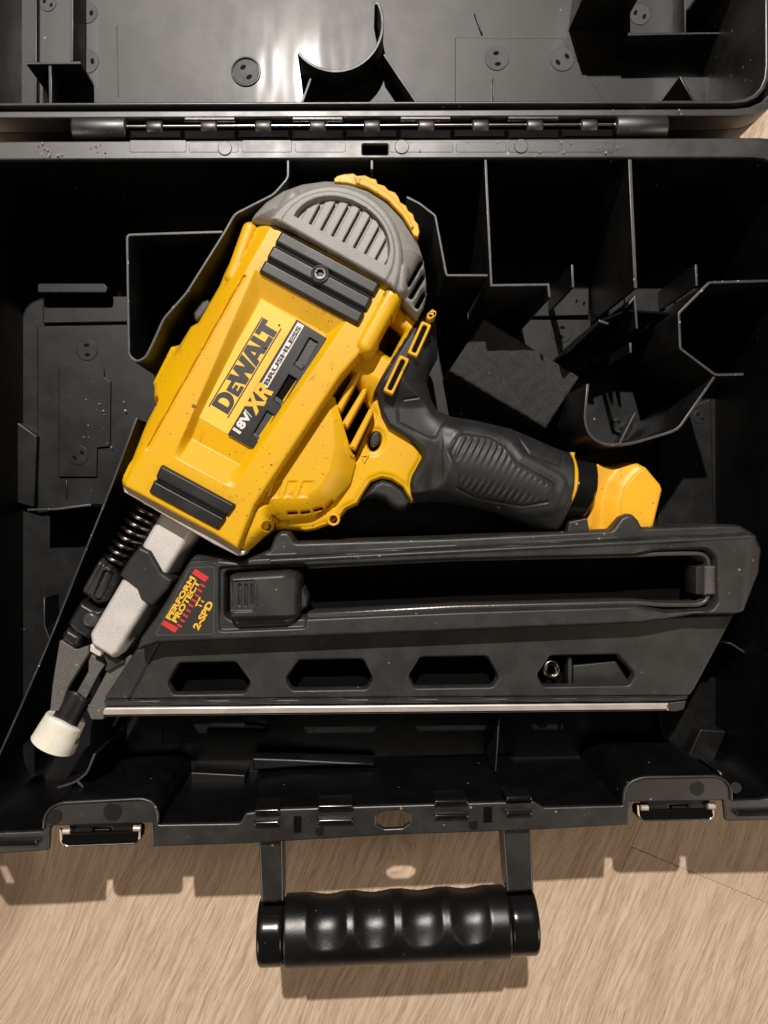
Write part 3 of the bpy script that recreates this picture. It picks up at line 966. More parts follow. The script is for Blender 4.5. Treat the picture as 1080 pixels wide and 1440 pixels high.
# slats of the half round grille
vs = [-47, -29, -11.5, 6, 23.5, 41, 58, 74]
for i, vc in enumerate(vs):
    hw = 6.4
    def ulim(v_): return 218 + 56.8 * math.sqrt(max(0, 1 - ((v_ - 12) / 71) ** 2))
    a0, a1 = ulim(vc - hw), ulim(vc + hw)
    if min(a0, a1) < 221:
        if max(a0, a1) < 226: continue
        q = [xy(220, vc - hw), xy(220, vc + hw), xy(a1, vc + hw), xy(a0, vc - hw)]
    q = [xy(219.5, vc - hw), xy(219.5, vc + hw), xy(max(a1, 221), vc + hw), xy(max(a0, 221), vc - hw)]
    q = [q[0], q[1], q[2], xy((a0 + a1) / 2 + 1.5, vc), q[3]]
    me = prism_mesh([plan(rnd(q, 1), -7)], -7.0, -18, 1.4)
    # lean each slat like a louvre
    n = len(me.vertices); co = np.empty(n * 3); me.vertices.foreach_get('co', co); co = co.reshape(-1, 3)
    cx, cy = un(*xy(240, vc), -7)
    lat = (co[:, 0] / S - cx) * -UY - (co[:, 1] / S - cy) * UX
    co[:, 2] += S * lat * .10 * (co[:, 2] > np.median(co[:, 2]) - 1e-9)
    me.vertices.foreach_set('co', co.ravel()); me.update()
    finish(me, M['cap']); obj('grille_slat', me, cap)
# yellow dial behind the cap
DIAL = [(470, 251), (474, 247), (484, 244.5), (497, 243.5), (502, 247), (513, 246), (521, 250), (529, 252), (531, 258), (541, 261), (546, 267), (555, 270), (560, 276), (563, 284), (571, 289), (574, 296), (581, 301), (583, 309), (588, 315), (590, 326), (588, 333),
        (582, 331), (566, 304), (545, 282), (518, 265), (488, 257), (470, 256)]
dial = prism('rear_dial', DIAL, -17, -60, M['yellow'], gun, bev=1.5)
RIDGE = [(500, 249), (515, 252), (530, 260), (548, 272), (561, 285), (574, 302), (582, 318), (578, 322), (566, 303), (545, 281), (518, 264), (500, 257)]
prism('dial_ridge', RIDGE, -13, -30, M['yellow'], dial, bev=2)
# bumpers ---------------------------------------------------------------
def bump_z(ribs, u0, u1, zt):
    def f(x, y, d):
        u, v = uv(x, y)
        w = (u1 - u0) / ribs
        ph = ((u - u0) / w) % 1.0
        prof = sm(np.minimum(ph, 1 - ph) / .22)
        return rp(d, 4, zt, 5) - 6.5 * (1 - prof)
    return f
RB = rnd([xy(129, -71), xy(198, -70), xy(197.5, 88), xy(127, 88)], 3)
FBM = rnd([xy(-218, -61), xy(-172, -64), xy(-173, 56), xy(-219, 50)], 3)
rb = hf('rear_bumper', RB, bump_z(3, 127.5, 198, -12), -15, -40, M['bumper'], gun, 1.0, GA)
hf('front_bumper', FBM, bump_z(2, -219, -172, -13), -15, -40, M['bumper'], gun, 1.0, GA)
sw = prism('bumper_screw', disc(450, 384.5, 13, 28), -9, -30, M['darksteel'], rb, bev=2, holes=[disc(450, 384.5, 9, 24)])
prism('screw_head', disc(450, 384.5, 9.5, 24), -7, -28, M['screw'], rb, bev=2, holes=[disc(450, 383.5, 4.6, 6, 4.9)])
prism('screw_socket', disc(450, 384, 5.2, 12), -19, -28, M['dark'], rb, bev=.3)

# label -------------------------------------------------------------------
LZ = -33.9
blk = rnd([(417, 449), (459.5, 475.5), (367, 638), (320, 611)], 1)
W1 = rnd([(435, 474), (447, 481), (425, 521), (413, 513)], 1); W2 = rnd([(406, 526), (418, 533), (396, 571), (384, 563)], 1); W3 = rnd([(375, 577), (386, 584), (365, 622), (353, 614)], 1)
lab = prism('label', rnd([(368, 421), (460, 476), (368, 639), (273, 584)], 1.5), LZ, LZ - 4, M['sticker'], gun, bev=.5, holes=[W1, W2, W3])
BT = 4.0
lb = prism('label_block', blk, LZ + BT, LZ - 4, M['bumper'], gun, bev=.9, holes=[W1, W2, W3])
for w, z, m in ((W1, LZ - .3, 'mag'), (W3, LZ - .3, 'mag'), (W2, LZ - .6, 'dark')):
    prism('window_floor', offs(w, 1.5 if area(w) < 0 else -1.5), z, z - 3, M[m], lb, bev=.3)
for w in (W1, W3):     # lip at the foot of each window
    a = Vector(w[len(w) // 2]); 
for q in ([(416.5, 507.5), (428.5, 514.5), (425, 521), (413, 513)], [(356.5, 608), (368, 615.5), (365, 622), (353, 614)], [(387.5, 557), (399.5, 564.5), (396, 571), (384, 563)]):
    prism('window_lip', q, LZ + 2.0, LZ - 3, M['mag'], lb, bev=1.2)

def print_loops(name, loops, O, xd, yd, w, z, mat, parent, th=.5):
    """flat print: loops in letter units mapped onto the label"""
    L = [[(O[0] + a * w[0] * xd[0] + b * w[1] * yd[0], O[1] + a * w[0] * xd[1] + b * w[1] * yd[1]) for a, b in lp] for lp in loops]
    me = prism_mesh([plan(l, z) for l in L], z + th, z - .4, .05, 0)
    finish(me, M[mat]); return obj(name, me, parent)
def arcs(cx, cy, rx, ry, a0, a1, n=12):
    return [(cx + rx * math.cos(math.radians(a0 + (a1 - a0) * k / n)), cy + ry * math.sin(math.radians(a0 + (a1 - a0) * k / n))) for k in range(n + 1)]
XD = (.513, -.858); YD = (-.858, -.513)
LB = (322.5, 585.5)
ink = []
def bold(sym, x, w, h=1.0, y=0.0):
    t = .34 * w if sym not in 'W' else .2 * w
    def P(l): return [(x + a * w, y + b * h) for a, b in l]
    if sym == 'D':
        return [P([(0, 0), (.5, 0)] + arcs(.5, .5, .5, .5, -90, 90) + [(0, 1)]), P([(.32, .2), (.45, .2)] + arcs(.45, .5, .22, .3, -90, 90) + [(.32, .8)])]
    if sym == 'E':
        return [P([(0, 0), (1, 0), (1, .26), (.42, .26), (.42, .38), (.85, .38), (.85, .62), (.42, .62), (.42, .74), (1, .74), (1, 1), (0, 1)])]
    if sym == 'W':
        return [P([(.16, 0), (.40, 0), (.50, .42), (.60, 0), (.84, 0), (1.02, 1), (.78, 1), (.70, .48), (.59, 1), (.41, 1), (.30, .48), (.22, 1), (-.02, 1)])]
    if sym == 'A':
        return [P([(0, 0), (.30, 0), (.35, .17), (.65, .17), (.70, 0), (1, 0), (.68, 1), (.32, 1)]), P([(.42, .38), (.58, .38), (.5, .70)])]
    if sym == 'L':
        return [P([(0, 0), (1, 0), (1, .28), (.45, .28), (.45, 1), (0, 1)])]
    if sym == 'T':
        return [P([(.30, 0), (.70, 0), (.70, .72), (1, .72), (1, 1), (0, 1), (0, .72), (.30, .72)])]
def sheared(loops, sh):
    return [[(a + b * sh, b) for a, b in l] for l in loops]
xs = 0
for symb, x, w, h, y in (('D', 1, 27, 1, 0), ('E', 29.5, 16, .74, 0), ('W', 43.5, 40, 1, 0), ('A', 78.5, 31, 1, 0), ('L', 107, 18.5, 1, 0), ('T', 119.5, 24, 1, 0)):
    loops = bold(symb, x, w, h * 27, 3.0 + y * 27)
    print_loops('lettering', loops, LB, XD, YD, (1, 1), LZ, 'ink', lab)
for b in (0.0, 31.0):
    print_loops('lettering', [[(-3, b), (143.5, b), (143.5, b + 1.6), (-3, b + 1.6)]], LB, XD, YD, (1, 1), LZ, 'ink', lab)
print_loops('lettering', [disc(146, 5.5, 1.7, 12)], LB, XD, YD, (1, 1), LZ, 'ink', lab)

def text(body, O, xd, yd, w, h, z, mat, parent, fat=.02, name='lettering'):
    cu = bpy.data.curves.new('tmp', 'FONT')
    cu.body = body; cu.offset = fat; cu.fill_mode = 'FRONT'; cu.resolution_u = 3
    o = bpy.data.objects.new('tmp', cu); 
    me = bpy.data.meshes.new_from_object(o)
    bpy.data.objects.remove(o); bpy.data.curves.remove(cu)
    n = len(me.vertices); co = np.empty(n * 3); me.vertices.foreach_get('co', co); co = co.reshape(-1, 3)
    a = (co[:, 0] - co[:, 0].min()) / np.ptp(co[:, 0]) * w
    b = (co[:, 1] - co[:, 1].min()) / np.ptp(co[:, 1]) * h
    X, Y = un(O[0] + a * xd[0] + b * yd[0], O[1] + a * xd[1] + b * yd[1], z)
    V = np.stack([X, Y, np.full(n, z + ZO - ZF)], 1) * S
    me.vertices.foreach_set('co', V.ravel()); me.update()
    me.materials.clear(); me.materials.append(M[mat])
    return obj(name, me, parent)
TZ = LZ + BT
print_loops('lettering', [[(0, 0), (102, 0), (102, 10.5), (0, 10.5)]], (376, 546), (.508, -.861), (-.861, -.508), (1, 1), TZ, 'white', lb, .25)
text('BRUSHLESS', (376, 542.6), (.508, -.861), (-.861, -.508), 95, 6.8, TZ + .5, 'ink', lb, .042)
text('18V', (337.5, 611), (.55, -.835), (-.835, -.55), 32, 13.0, TZ + .4, 'white', lb, .05)
text('/', (353.5, 587), (.55, -.835), (-.835, -.55), 5, 14.0, TZ + .4, 'white', lb, -.008)
XR_X = [(0, 0), (9, 0), (14.5, 8.5), (21, -3), (29, -3), (19.5, 13), (28, 25), (20, 25), (14.5, 17.5), (10, 25), (1, 25), (9, 12.5)]
XR_R = [(31, 25), (45, 25), (50, 21.5), (50, 15), (46.8, 11.6), (53, 1), (46, 1), (40.5, 10.5), (38.6, 10.5), (36, 4), (29.5, 4), (33.8, 14.8), (42.5, 14.8), (43.3, 15.6), (43.3, 19.6), (42.5, 20.3), (29, 20.3)]
XR_O = (360.0, 585.0)
XR_R = [(31, 0), (38.5, 0), (38.5, 9), (41, 9), (46, -3), (54.5, -3), (48.5, 10), (52.5, 13), (52.5, 21.5), (48.5, 25), (31, 25)]
XR_H = [(38.5, 14.5), (43.5, 14.5), (45, 16), (45, 18.3), (43.5, 19.6), (38.5, 19.6)]
print_loops('lettering', sheared([XR_X], .12), XR_O, XD, YD, (.86, .86), TZ, 'ylprint', lb, .4)
print_loops('lettering', sheared([XR_R, XR_H], .22), (360.5, 586.5), XD, YD, (.80, .86), TZ, 'ylprint', lb, .45)

# grip ---------------------------------------------------------------------
GRIP = rnd([(600, 437), (612, 433), (617, 444), (620, 472), (620, 495), (608, 518), (605, 534), (611, 556), (620, 572), (640, 580), (677, 586), (727, 598), (790, 625), (811, 634), (806, 690), (788, 748), (766, 748),
            (720, 726), (680, 714), (640, 706), (612, 704), (586, 707), (577, 682), (580, 669), (594, 643), (594, 632), (582, 620), (546, 598), (536, 578), (529, 548), (556, 500), (588, 450)],
           [4, 4, 6, 8, 8, 10, 8, 8, 8, 10, 10, 20, 20, 3, 3, 3, 6, 20, 20, 20, 12, 4, 8, 8, 8, 8, 8, 6, 8, 10, 2, 2])
GEXT = [(500, 400), (612, 380), (617, 444), (620, 472), (620, 495), (608, 518), (605, 534), (611, 556), (620, 572), (640, 580), (677, 586), (727, 598), (790, 625), (860, 650), (850, 700), (835, 778), (766, 748),
        (720, 726), (680, 714), (640, 706), (612, 704), (560, 712), (480, 720), (450, 560)]
P1 = rnd([(559, 577), (567, 562), (596, 558), (615, 572), (636, 585), (622, 599), (612, 618), (602, 616), (561, 594)], [4, 4, 4, 8, 3, 8, 5, 4, 4])
P2 = rnd([(629, 636), (643, 612), (652, 609), (690, 615), (710, 629), (724, 652), (776, 682), (770, 706), (735, 712), (671, 700), (641, 686), (639, 662)], [6, 6, 5, 8, 8, 10, 4, 6, 10, 10, 6, 6])
P3 = rnd([(727, 599), (732, 620), (743, 640), (786, 655), (791, 645), (793, 628), (760, 612)], [3, 6, 6, 4, 3, 3, 8])
PL = [(640, 582), (655, 592), (702, 599), (706, 596)]
SLOT_A = ((583, 492), (597, 461)); SLOT_B = ((549, 545), (566, 509))
def grip_z(x, y, d):
    dx = sd(x, y, GEXT)
    z = rp(dx, 60, -46, 62)
    z = np.minimum(z, -46)
    # hand part swells toward its middle, shank by the body is flatter
    fl = sm((640 - x) / 60)
    z = z * (1 - fl) + np.minimum(z, -66 + 16 * sm((575 - y) / 40)) * fl
    z = z - 5 * (1 - sm(d / 4.5)) * 1.0
    d1 = sd(x, y, P1); d2 = sd(x, y, P2); d3 = sd(x, y, P3)
    for q in (d1, d2, d3):
        z = z - 2.0 * sm((2.4 - np.abs(q)) / 2.0)
    u, v = uv(x, y)
    rib = np.cos((v - 3) * 2 * math.pi / 8.8)
    z = z + .85 * rib * sm((d2 - 4) / 4) * sm((u + 150) / 10) 
    # groove and ridge that frame the palm panel
    z = z + 1.3 * sm((9 - np.abs(d2 + 12)) / 8) * (x > 622)
    # valley between trigger knuckle and palm
    c = capsule(x, y, (596, 700), (628, 618), 20)
    z = z - 5 * sm(c / 20)
    z = z - 1.5 * sm((capsule(x, y, (655, 590), (702, 598), 3.2)) / 2.0)
    return z
grip = hf('grip', GRIP, grip_z, -62, -160, M['rubber'], gun, 1.0, GA)
for sl, w in ((SLOT_A, 8), (SLOT_B, 8)):
    A_, B_ = Vector(sl[0]), Vector(sl[1]); t = (B_ - A_).normalized(); n = Vector((-t.y, t.x))
    L_ = (B_ - A_).length
    def cap_loop(hw, e, sh=0):
        return rnd([tuple(A_ - t * e + n * hw), tuple(B_ + t * e + n * hw), tuple(B_ + t * e - n * hw), tuple(A_ - t * e - n * hw)], 3)
    fr = prism('slot_frame', cap_loop(w - .5, 8), -44, -74, M['yellow'], grip, bev=1.8, holes=[cap_loop(w - 4.6, 3.6)])
    prism('slot_cavity', cap_loop(w - 3.6, 5), -47.5, -74, M['dark'], grip, bev=.3)
prism('grip_latch', rnd([(601, 441), (608, 434), (614, 438), (613, 444), (605, 450), (600, 447)], 2), -46, -76, M['yellow'], grip, bev=1.5, holes=[disc(606, 443, 2.6, 10)])

def handle_section(name, poly, zt, R, mat, zb=-165, h=58, zref=-62):
    return hf(name, poly, lambda x, y, d: rp(np.minimum(d, 99), R, zt, h), zref, zb, M[mat], gun, 1.2)
ENDL = lambda off: [(811 + off, 634 + off * .05), (808 + off, 662), (803 + off, 690), (794 + off, 722), (780 + off, 754)]
def band(name, o0, o1, zt, mat, grow=0, extra=0):
    a = ENDL(o0); b = ENDL(o1)
    a[0] = (a[0][0], a[0][1] - grow); b[0] = (b[0][0], b[0][1] - grow + extra)
    poly = a + b[::-1]
    def f(x, y, d):
        t = (y - (640 + (x - 811) * .1)) / 130.0
        return zt - 62 * (2 * np.clip(t, 0, 1) - .72) ** 2 * 1.2 - 3 * (1 - sm(d / 2.5))
    return hf(name, poly, f, -62, -160, M[mat], gun, 1.0)
band('grip_ring', -1, 5, -47, 'yellow', 0)
band('grip_neck', 5, 36, -56, 'gloss', -9, 4)
prism('neck_tab', rnd([(800, 734), (826, 728), (832, 760), (796, 760)], 2), -72, -110, M['mag'], gun, bev=2)
FOOT = rnd([(845, 647), (858, 652), (871, 653), (884, 650), (897, 647), (906, 648), (917, 655), (938, 680), (941, 688), (928, 742), (922, 775), (822, 775), (826, 742), (838, 704), (845, 672)], [2, 6, 6, 6, 6, 5, 6, 6, 5, 3, 3, 3, 6, 10, 10])
def foot_z(x, y, d):
    z = rp(d, 7, -76, 12)
    # saddle next to the neck, then a crease and a flat plate
    cr = sd(x, y, [(915, 655), (899, 667), (886, 684), (880, 705), (878, 780), (800, 780), (800, 600), (915, 600)])
    z = z - 14 * sm(cr / 26) * sm((60 - cr) / 40) - 3 * sm((cr + 1) / 2)
    return z
hf('battery_foot', FOOT, foot_z, -58, -165, M['yellow_foot'], gun, 1.0)

# trigger ------------------------------------------------------------------
TR = rnd([(504, 708), (514, 691), (524, 678), (537, 672), (553, 676), (570, 688), (581, 705), (572, 716), (562, 719), (552, 714), (541, 704), (528, 700), (515, 702)], 5)
hf('trigger', TR, lambda x, y, d: rp(d, 9, -86, 20), -86, -135, M['rubber'], gun, 1.0)

# belt hook stub -------------------------------------------------------------
prism('belt_hook', rnd([(272, 440), (284, 424), (293, 420), (296, 428), (284, 446), (274, 452)], 3), -75, -130, M['darksteel'], gun, bev=3)

# front plate and nose ---------------------------------------------------------
prism('front_plate', rnd([(172, 680), (302, 746), (338, 773), (346, 775), (343, 781), (334, 782), (300, 765), (188, 700), (174, 692)], [3, 2, 4, 3, 4, 4, 4, 4, 4]), -38, -150, M['plate'], gun, bev=2.5)
NOSE = rnd([(228, 715), (279, 742), (262, 768), (168, 921), (158, 928), (127, 909), (124, 892)], [2, 2, 8, 9, 5, 6, 12])
def nose_z(x, y, d):
    return rp(d, 10, -72, 22)
hf('nose_barrel', NOSE, nose_z, -76, -140, M['alu'], gun, 1.0, GA)
SLV = rnd([(196, 766), (213, 774), (230, 804), (246, 815), (238, 830), (216, 854), (206, 850), (197, 843), (192, 829), (166, 809), (178, 790)], [6, 4, 5, 3, 6, 5, 4, 3, 4, 6, 10])
hf('nose_sleeve', SLV, lambda x, y, d: rp(d, 6, -66, 12), -70, -140, M['rubber'], gun, 1.0, GA)
# spring
A_ = Vector(pt(214, 707, -96)); B_ = Vector(pt(163, 789, -96))
t = (B_ - A_).normalized(); n1 = Vector((-t.y, t.x, 0)); n2 = Vector((0, 0, 1))
pts = []
turns = 8.5
for k in range(int(turns * 24) + 1):
    f = k / (turns * 24)
    th = 2 * math.pi * k / 24
    q = A_ + (B_ - A_) * f + (n1 * math.cos(th) + n2 * math.sin(th)) * 17
    pts.append((q.x, q.y, q.z))
tube('spring', pts, 3.1, M['spring'], gun, 8)
tube('spring_rod', [tuple(A_), tuple(B_)], 9, M['dark'], gun, 16)
# depth adjuster
KN = rnd([(135, 787), (146, 781), (164, 796), (164, 806), (145, 848), (134, 852), (113, 836), (112, 828)], 5)
kn = hf('depth_knob', KN, lambda x, y, d: rp(d, 12, -80, 30) - 5 * sm((np.minimum(capsule(x, y, (152, 808), (139, 838), 7.5), 99)) / 2) + 5.5 * sm(capsule(x, y, (152, 808), (139, 838), 5.0) / 2)
        + 1.4 * np.cos(uv(x, y)[1] * 2 * math.pi / 9.5), -85, -140, M['mag'], gun, 1.0, GA)
hf('adjuster_body', rnd([(113, 842), (134, 854), (150, 856), (137, 888), (124, 902), (104, 892), (92, 878)], 5), lambda x, y, d: rp(d, 9, -92, 20), -95, -145, M['bumper'], gun, 1.0, GA)
prism('adjuster_bolt', disc(126, 872, 10.5), -82, -110, M['darksteel'], gun, bev=4, bres=3)
hf('adjuster_foot', rnd([(94, 881), (116, 894), (110, 910), (103, 914), (86, 902), (85, 893)], 4), lambda x, y, d: rp(d, 8, -90, 16), -92, -145, M['bumper'], gun, 1.0, GA)
# contact arm
prism('contact_arm', rnd([(84, 899), (108, 913), (124, 908), (125, 918), (96, 965), (84, 1000), (70, 1000), (74, 960)], 3), -98, -112, M['worn'], gun, bev=1.5)
prism('contact_arm', rnd([(150, 945), (162, 931), (184, 921), (190, 930), (145, 1000), (146, 1012), (128, 1012), (122, 998)], 3), -102, -116, M['worn'], gun, bev=1.5)
prism('drive_guide', rnd([(124, 918), (150, 932), (140, 946), (118, 988), (104, 980), (124, 944)], 3), -108, -120, M['worn'], gun, bev=2)
prism('nose_lug', rnd([(127, 905), (143, 915), (141, 924), (126, 916)], 2), -86, -120, M['alu'], gun, bev=1.5)
prism('nose_bracket', rnd([(143, 917), (170, 925), (176, 932), (152, 946), (146, 942), (150, 934)], 3), -96, -130, M['mag'], gun, bev=3)
# tip tube and cream cap, both round about the nose axis
ta = Vector(pt(112, 975, -112)); tb = Vector(pt(70, 1056, -112))
tt = (tb - ta).normalized(); tn = Vector((-tt.y, tt.x, 0))
def tip(name, s0, s1, r0, r1, mat, wave=0.0, thick=4, cut=None, n=72, parent=None):
    ns = 10
    prof = [(s0, r0 - thick)] + [(s0 + .0, r0 - 1), (s0 + 1, r0)] + [(s0 + (s1 - s0) * k / ns, r0 + (r1 - r0) * k / ns) for k in range(1, ns)] + [(s1 - 1, r1), (s1, r1 - 1.5), (s1, r1 - thick), (s0 + 2, r0 - thick)]
    def F(u, v):
        i = int(round(u * (len(prof) - 1)))
        s, r = prof[i]
        th = v * 2 * math.pi
        w = 0
        if cut and math.cos(th - cut[0]) > math.cos(cut[1]): s = max(s, s0 + cut[2])
        if s < (s0 + s1) / 2: w = wave * math.cos(th * 2) * (1 - (s - s0) / (s1 - s0) * 2)
        p = ta + tt * (s + w) + (tn * math.cos(th) + Vector((0, 0, 1)) * math.sin(th)) * r
        return p.x, p.y, p.z
    return param(name, F, len(prof), n, M[mat], parent or gun, caps=False, smooth=50)
tip('tip_tube', -2, 60, 18.5, 19.5, 'bumper', 4)
tipc = tip('tip_cap', 41, 85, 29.5, 33, 'cream', 3, 10, cut=(math.radians(-8), math.radians(26), 26), n=144)
tube('tip_core', [tuple(ta + tt * 40), tuple(ta + tt * 84)], 17, M['dark'], gun, 20)

# magazine --------------------------------------------------------------------
MZ = -60
MU = rnd([(266, 787), (272, 781), (338, 789), (366, 778), (378, 773), (385, 755), (393, 747), (406, 747), (416, 762), (640, 755), (862, 744), (874, 727), (884, 722), (893, 723), (901, 731), (906, 741), (1018, 737), (1045, 738), (1066, 751), (1077, 772),
          (1073, 808), (1049, 862), (1034, 866), (980, 866), (900, 878), (640, 889), (222, 906), (190, 917), (196, 898), (218, 868)],
         [3, 3, 6, 6, 4, 6, 5, 6, 5, 0, 4, 6, 4, 4, 6, 4, 4, 12, 12, 12, 10, 6, 8, 8, 30, 0, 10, 3, 4, 4])
SLOTM = rnd([(318, 806), (416, 799), (640, 789), (892, 783), (930, 777), (994, 774), (1006, 786), (1007, 846), (1000, 856), (940, 858), (892, 850), (640, 858), (416, 868), (330, 872), (318, 866)], [6, 4, 0, 12, 12, 8, 8, 6, 6, 10, 12, 0, 4, 6, 6])
def mag_z(x, y, d):
    z = rp(d, 6, MZ, 12)
    # long steps along the top edge
    top = (757 + (x - 620) * -.0503) + 2
    dy = y - top
    z = z - 4 * sm((12 - dy) / 2.5) + 0 * x
    z = z - 2.5 * sm((2.0 - np.abs(dy - 13.5)) / 2)
    z = z + 2.0 * sm((3.5 - np.abs(dy - 18)) / 2.5) * (x > 380)
    # raised nose plate at the right hand end
    e = capsule(x, y, (1022, 764), (1032, 842), 26)
    z = z - 6 * sm((x - 1048 + (y - 790) * .1) / 24)
    z = z - 3.5 * sm((5 - np.abs(y - (886 + (x - 540) * -.039) + 2)) / 3) * 0
    ds = -sd(x, y, SLOTM)
    z = z - 4.0 * (1 - sm(ds / 5))
    # flared ends of the slot
    fl = sm((x - 880) / 40) * sm((992 - x) / 30)
    z = z - 5 * fl * (1 - sm((ds - 2) / 14))
    dl = sd(x, y, rnd([(306, 796), (432, 790), (432, 885), (306, 890)], 8))
    z = z - 5 * sm(dl / 4)
    return z
mag = hf('magazine', MU, mag_z, MZ, -150, M['mag'], gun, 1.1, math.radians(-2.6), holes=[SLOTM])
ML = rnd([(190, 914), (222, 900), (640, 880), (900, 868), (1036, 862), (979, 968), (967, 985), (940, 989), (146, 995), (144, 984)], [2, 0, 0, 0, 2, 6, 6, 2, 2, 3])
def trap(x0, x1, x2, x3, y0, y1, s):
    return rnd([(x0, y0), (x1, y0 - s), (x2 - 1, y1 - 13 - s), (x2 - 9, y1 - s), (x3 + 8, y1), (x3, y1 - 14)], [6, 7, 7, 6, 6, 7])
WIN = [trap(252, 331, 352, 237, 934, 975, 1.5), trap(421, 510, 524, 403, 930, 969, 1.5), trap(592, 685, 701, 576, 926, 966, 1.5), trap(775, 868, 893, 757, 924, 964, 2)]
def low_z(x, y, d):
    z = rp(d, 4, -98, 8)
    b = y - (1004 - (x - 146) * .0062)
    for c in (-11, -20):
        z = z - 4 * sm((2.3 - np.abs(b - c)) / 1.6)
    z = z + 1.5 * sm((b + 9) / 2)
    g = np.abs((x - 205) * .881 + (y - 940) * .473)
    z = z - 3 * sm((2.5 - g) / 2) * (y < 985)
    for w in WIN:
        q = -sd(x, y, w)
        z = z - 3 * (1 - sm(q / 3.5))
    return z
mlow = hf('magazine_plate', ML, low_z, -98, -110, M['mag'], gun, 1.1, math.radians(-1), holes=WIN)
prism('magazine_back_shade', rnd([(200, 912), (1015, 866), (960, 982), (160, 990)], 4), -146, -156, M['dark'], gun, bev=1, zref=-98)  # rear plate in near-black, paints the shade behind the windows
prism('strip_rail', rnd([(140, 995), (941, 988), (941, 1000), (140, 1008)], 1), -103, -124, M['steel'], gun, bev=3.2, bres=3)
prism('rail_end', rnd([(941, 988), (966, 985), (962, 998), (952, 1001), (941, 1001)], 2), -102, -124, M['mag'], gun, bev=2)
# slot interior
prism('slot_shade_floor', [(300, 792), (1015, 764), (1015, 862), (300, 880)], -146, -156, M['dark'], mag, bev=1, zref=MZ)  # black sheet added so the slot stays dark where light reaches in
rail_up = smooth_line([(432, 797), (640, 786.5), (895, 781), (930, 779), (985, 778), (996, 784), (998, 798)], 8)
ribbon('feed_rail', rail_up, -70, -112, 6, M['greyedge'], mag, bev=2)
rail_dn = smooth_line([(432, 866), (640, 854.5), (895, 848), (930, 851), (982, 851), (994, 846), (998, 835)], 8)
ribbon('feed_rail', rail_dn, -70, -112, 6, M['greyedge'], mag, bev=2)
prism('end_stop', rect(979, 797, 988, 836, 1), -74, -112, M['mag'], mag, bev=1.5)
prism('end_stop', rect(991, 796, 1007, 837, 1), -66, -112, M['screw'], mag, bev=2)
prism('end_stop', rect(987, 798, 992, 835, 1), -78, -112, M['greyedge'], mag, bev=1)
# ring and spring seat seen in the last window
prism('window_plate', rnd([(806, 936), (866, 930), (884, 958), (882, 964), (806, 966)], 3), -118, -139, M['mag'], gun, bev=1.5)
prism('window_plate', rect(799, 924, 804, 964, 1), -112, -139, M['mag'], gun, bev=1)
cx, cy = 775.5, 941
tube('keeper_ring', [pt(cx + 10 * math.cos(t), cy + 11 * math.sin(t), -101 + 1.5 * math.sin(t)) for t in np.linspace(0, 2 * math.pi, 33)], 2.0, M['spring'], gun, 8)
tube('keeper_ring', [pt(cx - 1 + 7.5 * math.cos(t), cy + 1 + 8.5 * math.sin(t), -108) for t in np.linspace(0, 2 * math.pi, 33)], 2.0, M['spring'], gun, 8)
# slider latch
SLD = rnd([(321, 811), (326, 808), (404, 803), (416, 806), (422, 814), (421, 872), (414, 881), (404, 883), (330, 886), (325, 880), (321, 866)], 4)
def sld_z(x, y, d):
    z = rp(d, 9, -38, 20)
    z = z - 12 * sm((x - 396) / 26)
    z = z - 15 * sm((y - (866 - (x - 325) * .02)) / 9)
    p = sd(x, y, rnd([(324, 817), (358, 815), (362, 822), (362, 852), (356, 859), (326, 860)], [3, 5, 5, 5, 5, 3]))
    z = z - 3.2 * sm((p + 1) / 2.4) * (1 - .45 * np.clip((x - 324) / 40, 0, 1))
    for xc in (337.5, 346.5, 355):
        z = z - 3 * sm((capsule(x, y, (xc, 823), (xc, 850), 2.2) + .6) / 1.6)
    return z
sl = hf('slider', SLD, sld_z, -42, -116, M['mag'], gun, .9, math.radians(-2))
hf('slider_pin', rnd([(418, 822), (428, 826), (434, 840), (432, 854), (424, 860), (418, 862)], 4), lambda x, y, d: rp(d, 6, -74, 10), -76, -110, M['mag'], gun, 1.0)
# warning sticker
SZ = MZ + .7
stk = prism('warning_sticker', rnd([(267, 798), (302, 796), (301, 893), (217, 894)], [3, 4, 4, 4]), SZ, SZ - 2.5, M['film'], gun, bev=.3)
fo = rnd([(267, 798), (302, 796), (301, 893), (217, 894)], [3, 4, 4, 4])
me = prism_mesh([plan(fo, SZ), offs(plan(fo, SZ), 1.1 if area(plan(fo, SZ)) > 0 else -1.1)], SZ + .3, SZ - .5, .1, 0)
finish(me, M['filmedge']); obj('film_edge', me, stk)
sx_, sy_ = (.50, -.866), (-.866, -.50)
def bar(l): 
    me = prism_mesh([plan(l, SZ)], SZ + .35, SZ - .3, .05, 0); finish(me, M['red']); obj('red_stripe', me, stk)
bar([(275, 800), (294, 812), (288.5, 818.5), (270, 806.5)])
bar([(231, 872), (251, 883), (246, 890), (227, 878)])
for k in range(9):
    f = k / 9.0
    a = Vector((255, 883)) * (1 - f) + Vector((291.5, 819.5)) * f
    d1 = Vector((.50, -.866)) * 3.6; d2 = Vector((-7.5, -2.0))
    e = Vector((.6, -.8)) * 2.2
    bar([tuple(a), tuple(a + d1 * .8), tuple(a + d1 * .8 + d2 + e), tuple(a + d2 + e)])
text('PERFORM', (239.5, 872.5), (.513, -.858), sy_, 69, 8.2, SZ + .5, 'ylprint', stk, .05)
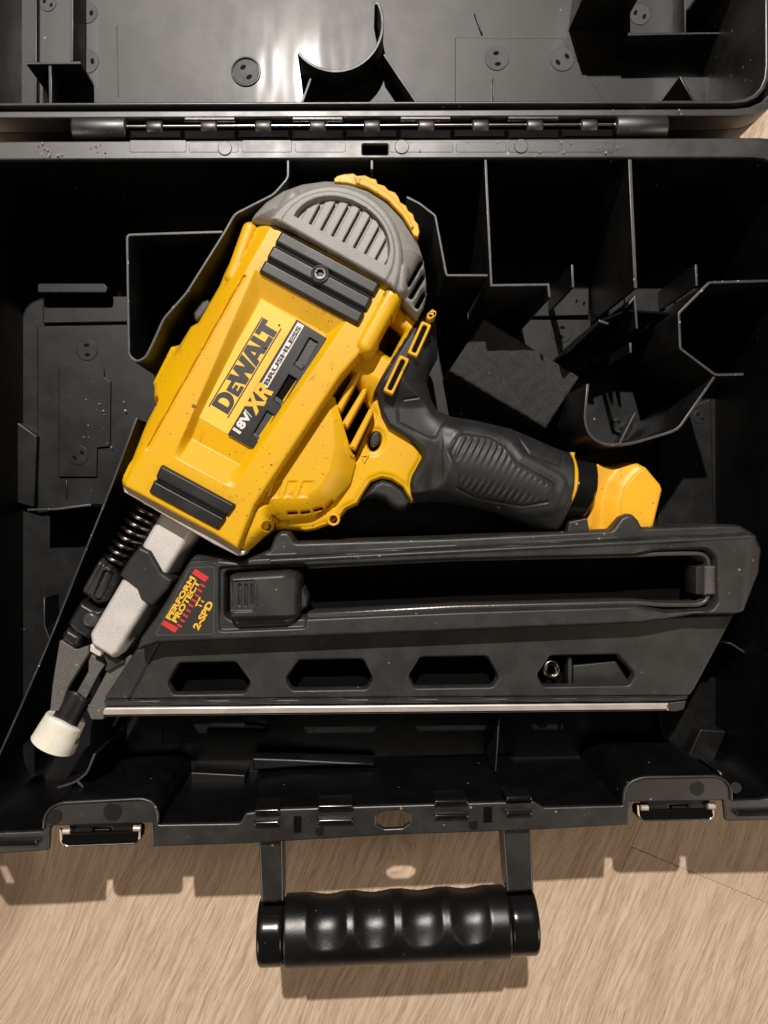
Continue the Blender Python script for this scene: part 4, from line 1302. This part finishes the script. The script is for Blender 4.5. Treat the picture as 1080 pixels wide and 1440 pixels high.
text('PROTECT', (248, 876.5), (.513, -.858), sy_, 67, 8.6, SZ + .5, 'ylprint', stk, .05)
text('TT', (282, 856), (.47, -.883), (-.883, -.47), 14, 9, SZ + .5, 'ylprint', stk, .045)
text('2-SPD', (279, 887), (.50, -.866), sy_, 44, 10, SZ + .5, 'ylprint', stk, .045)

ZO = 0.0
# ================================================================== CRUMBS
def crumbs():
    vs, fs = [], []
    rnd_ = random.Random(3)
    spots = [(rnd_.gauss(62, 8), rnd_.uniform(202, 221), 0) for _ in range(9)] + [(rnd_.gauss(85, 10), rnd_.uniform(214, 222), 0) for _ in range(8)] + [(rnd_.gauss(138, 10), rnd_.uniform(200, 222), 0) for _ in range(7)]
    spots += [(rnd_.uniform(560, 900), rnd_.uniform(198, 216), 0) for _ in range(12)] + [(rnd_.uniform(640, 1000), rnd_.uniform(156, 162), 0) for _ in range(6)]
    spots += [(rnd_.gauss(150, 22), rnd_.gauss(585, 45), -192) for _ in range(16)] + [(rnd_.uniform(610, 720), rnd_.uniform(322, 385), -203) for _ in range(14)] + [(rnd_.gauss(935, 18), rnd_.gauss(325, 5), -203) for _ in range(14)]
    for px, py, z in spots:
        x, y = [float(a) for a in un(px, py, z)]
        r = rnd_.uniform(.6, 1.7)
        b = len(vs)
        for dx, dy, dz in ((1, 0, 0), (-1, .2, 0), (.1, 1, 0), (0, -1, 0), (.1, .1, 1)):
            vs.append(((x + dx * r * rnd_.uniform(.6, 1.8)) * S, (y + dy * r * rnd_.uniform(.5, 1.2)) * S, (z + .8 + dz * r + (2 if z == 0 else .5) - ZF) * S))
        fs += [(b, b + 2, b + 4), (b + 2, b + 1, b + 4), (b + 1, b + 3, b + 4), (b + 3, b, b + 4), (b, b + 3, b + 1), (b, b + 1, b + 2)]
    me = bpy.data.meshes.new('wood_crumbs'); me.from_pydata(vs, [], fs); me.update()
    me.materials.append(M['crumb'])
    o = obj('wood_crumbs', me)
    o['kind'] = 'stuff'; o['label'] = 'pale crumbs of wood dust scattered on the case rim and floor'; o['category'] = 'wood dust'
crumbs()
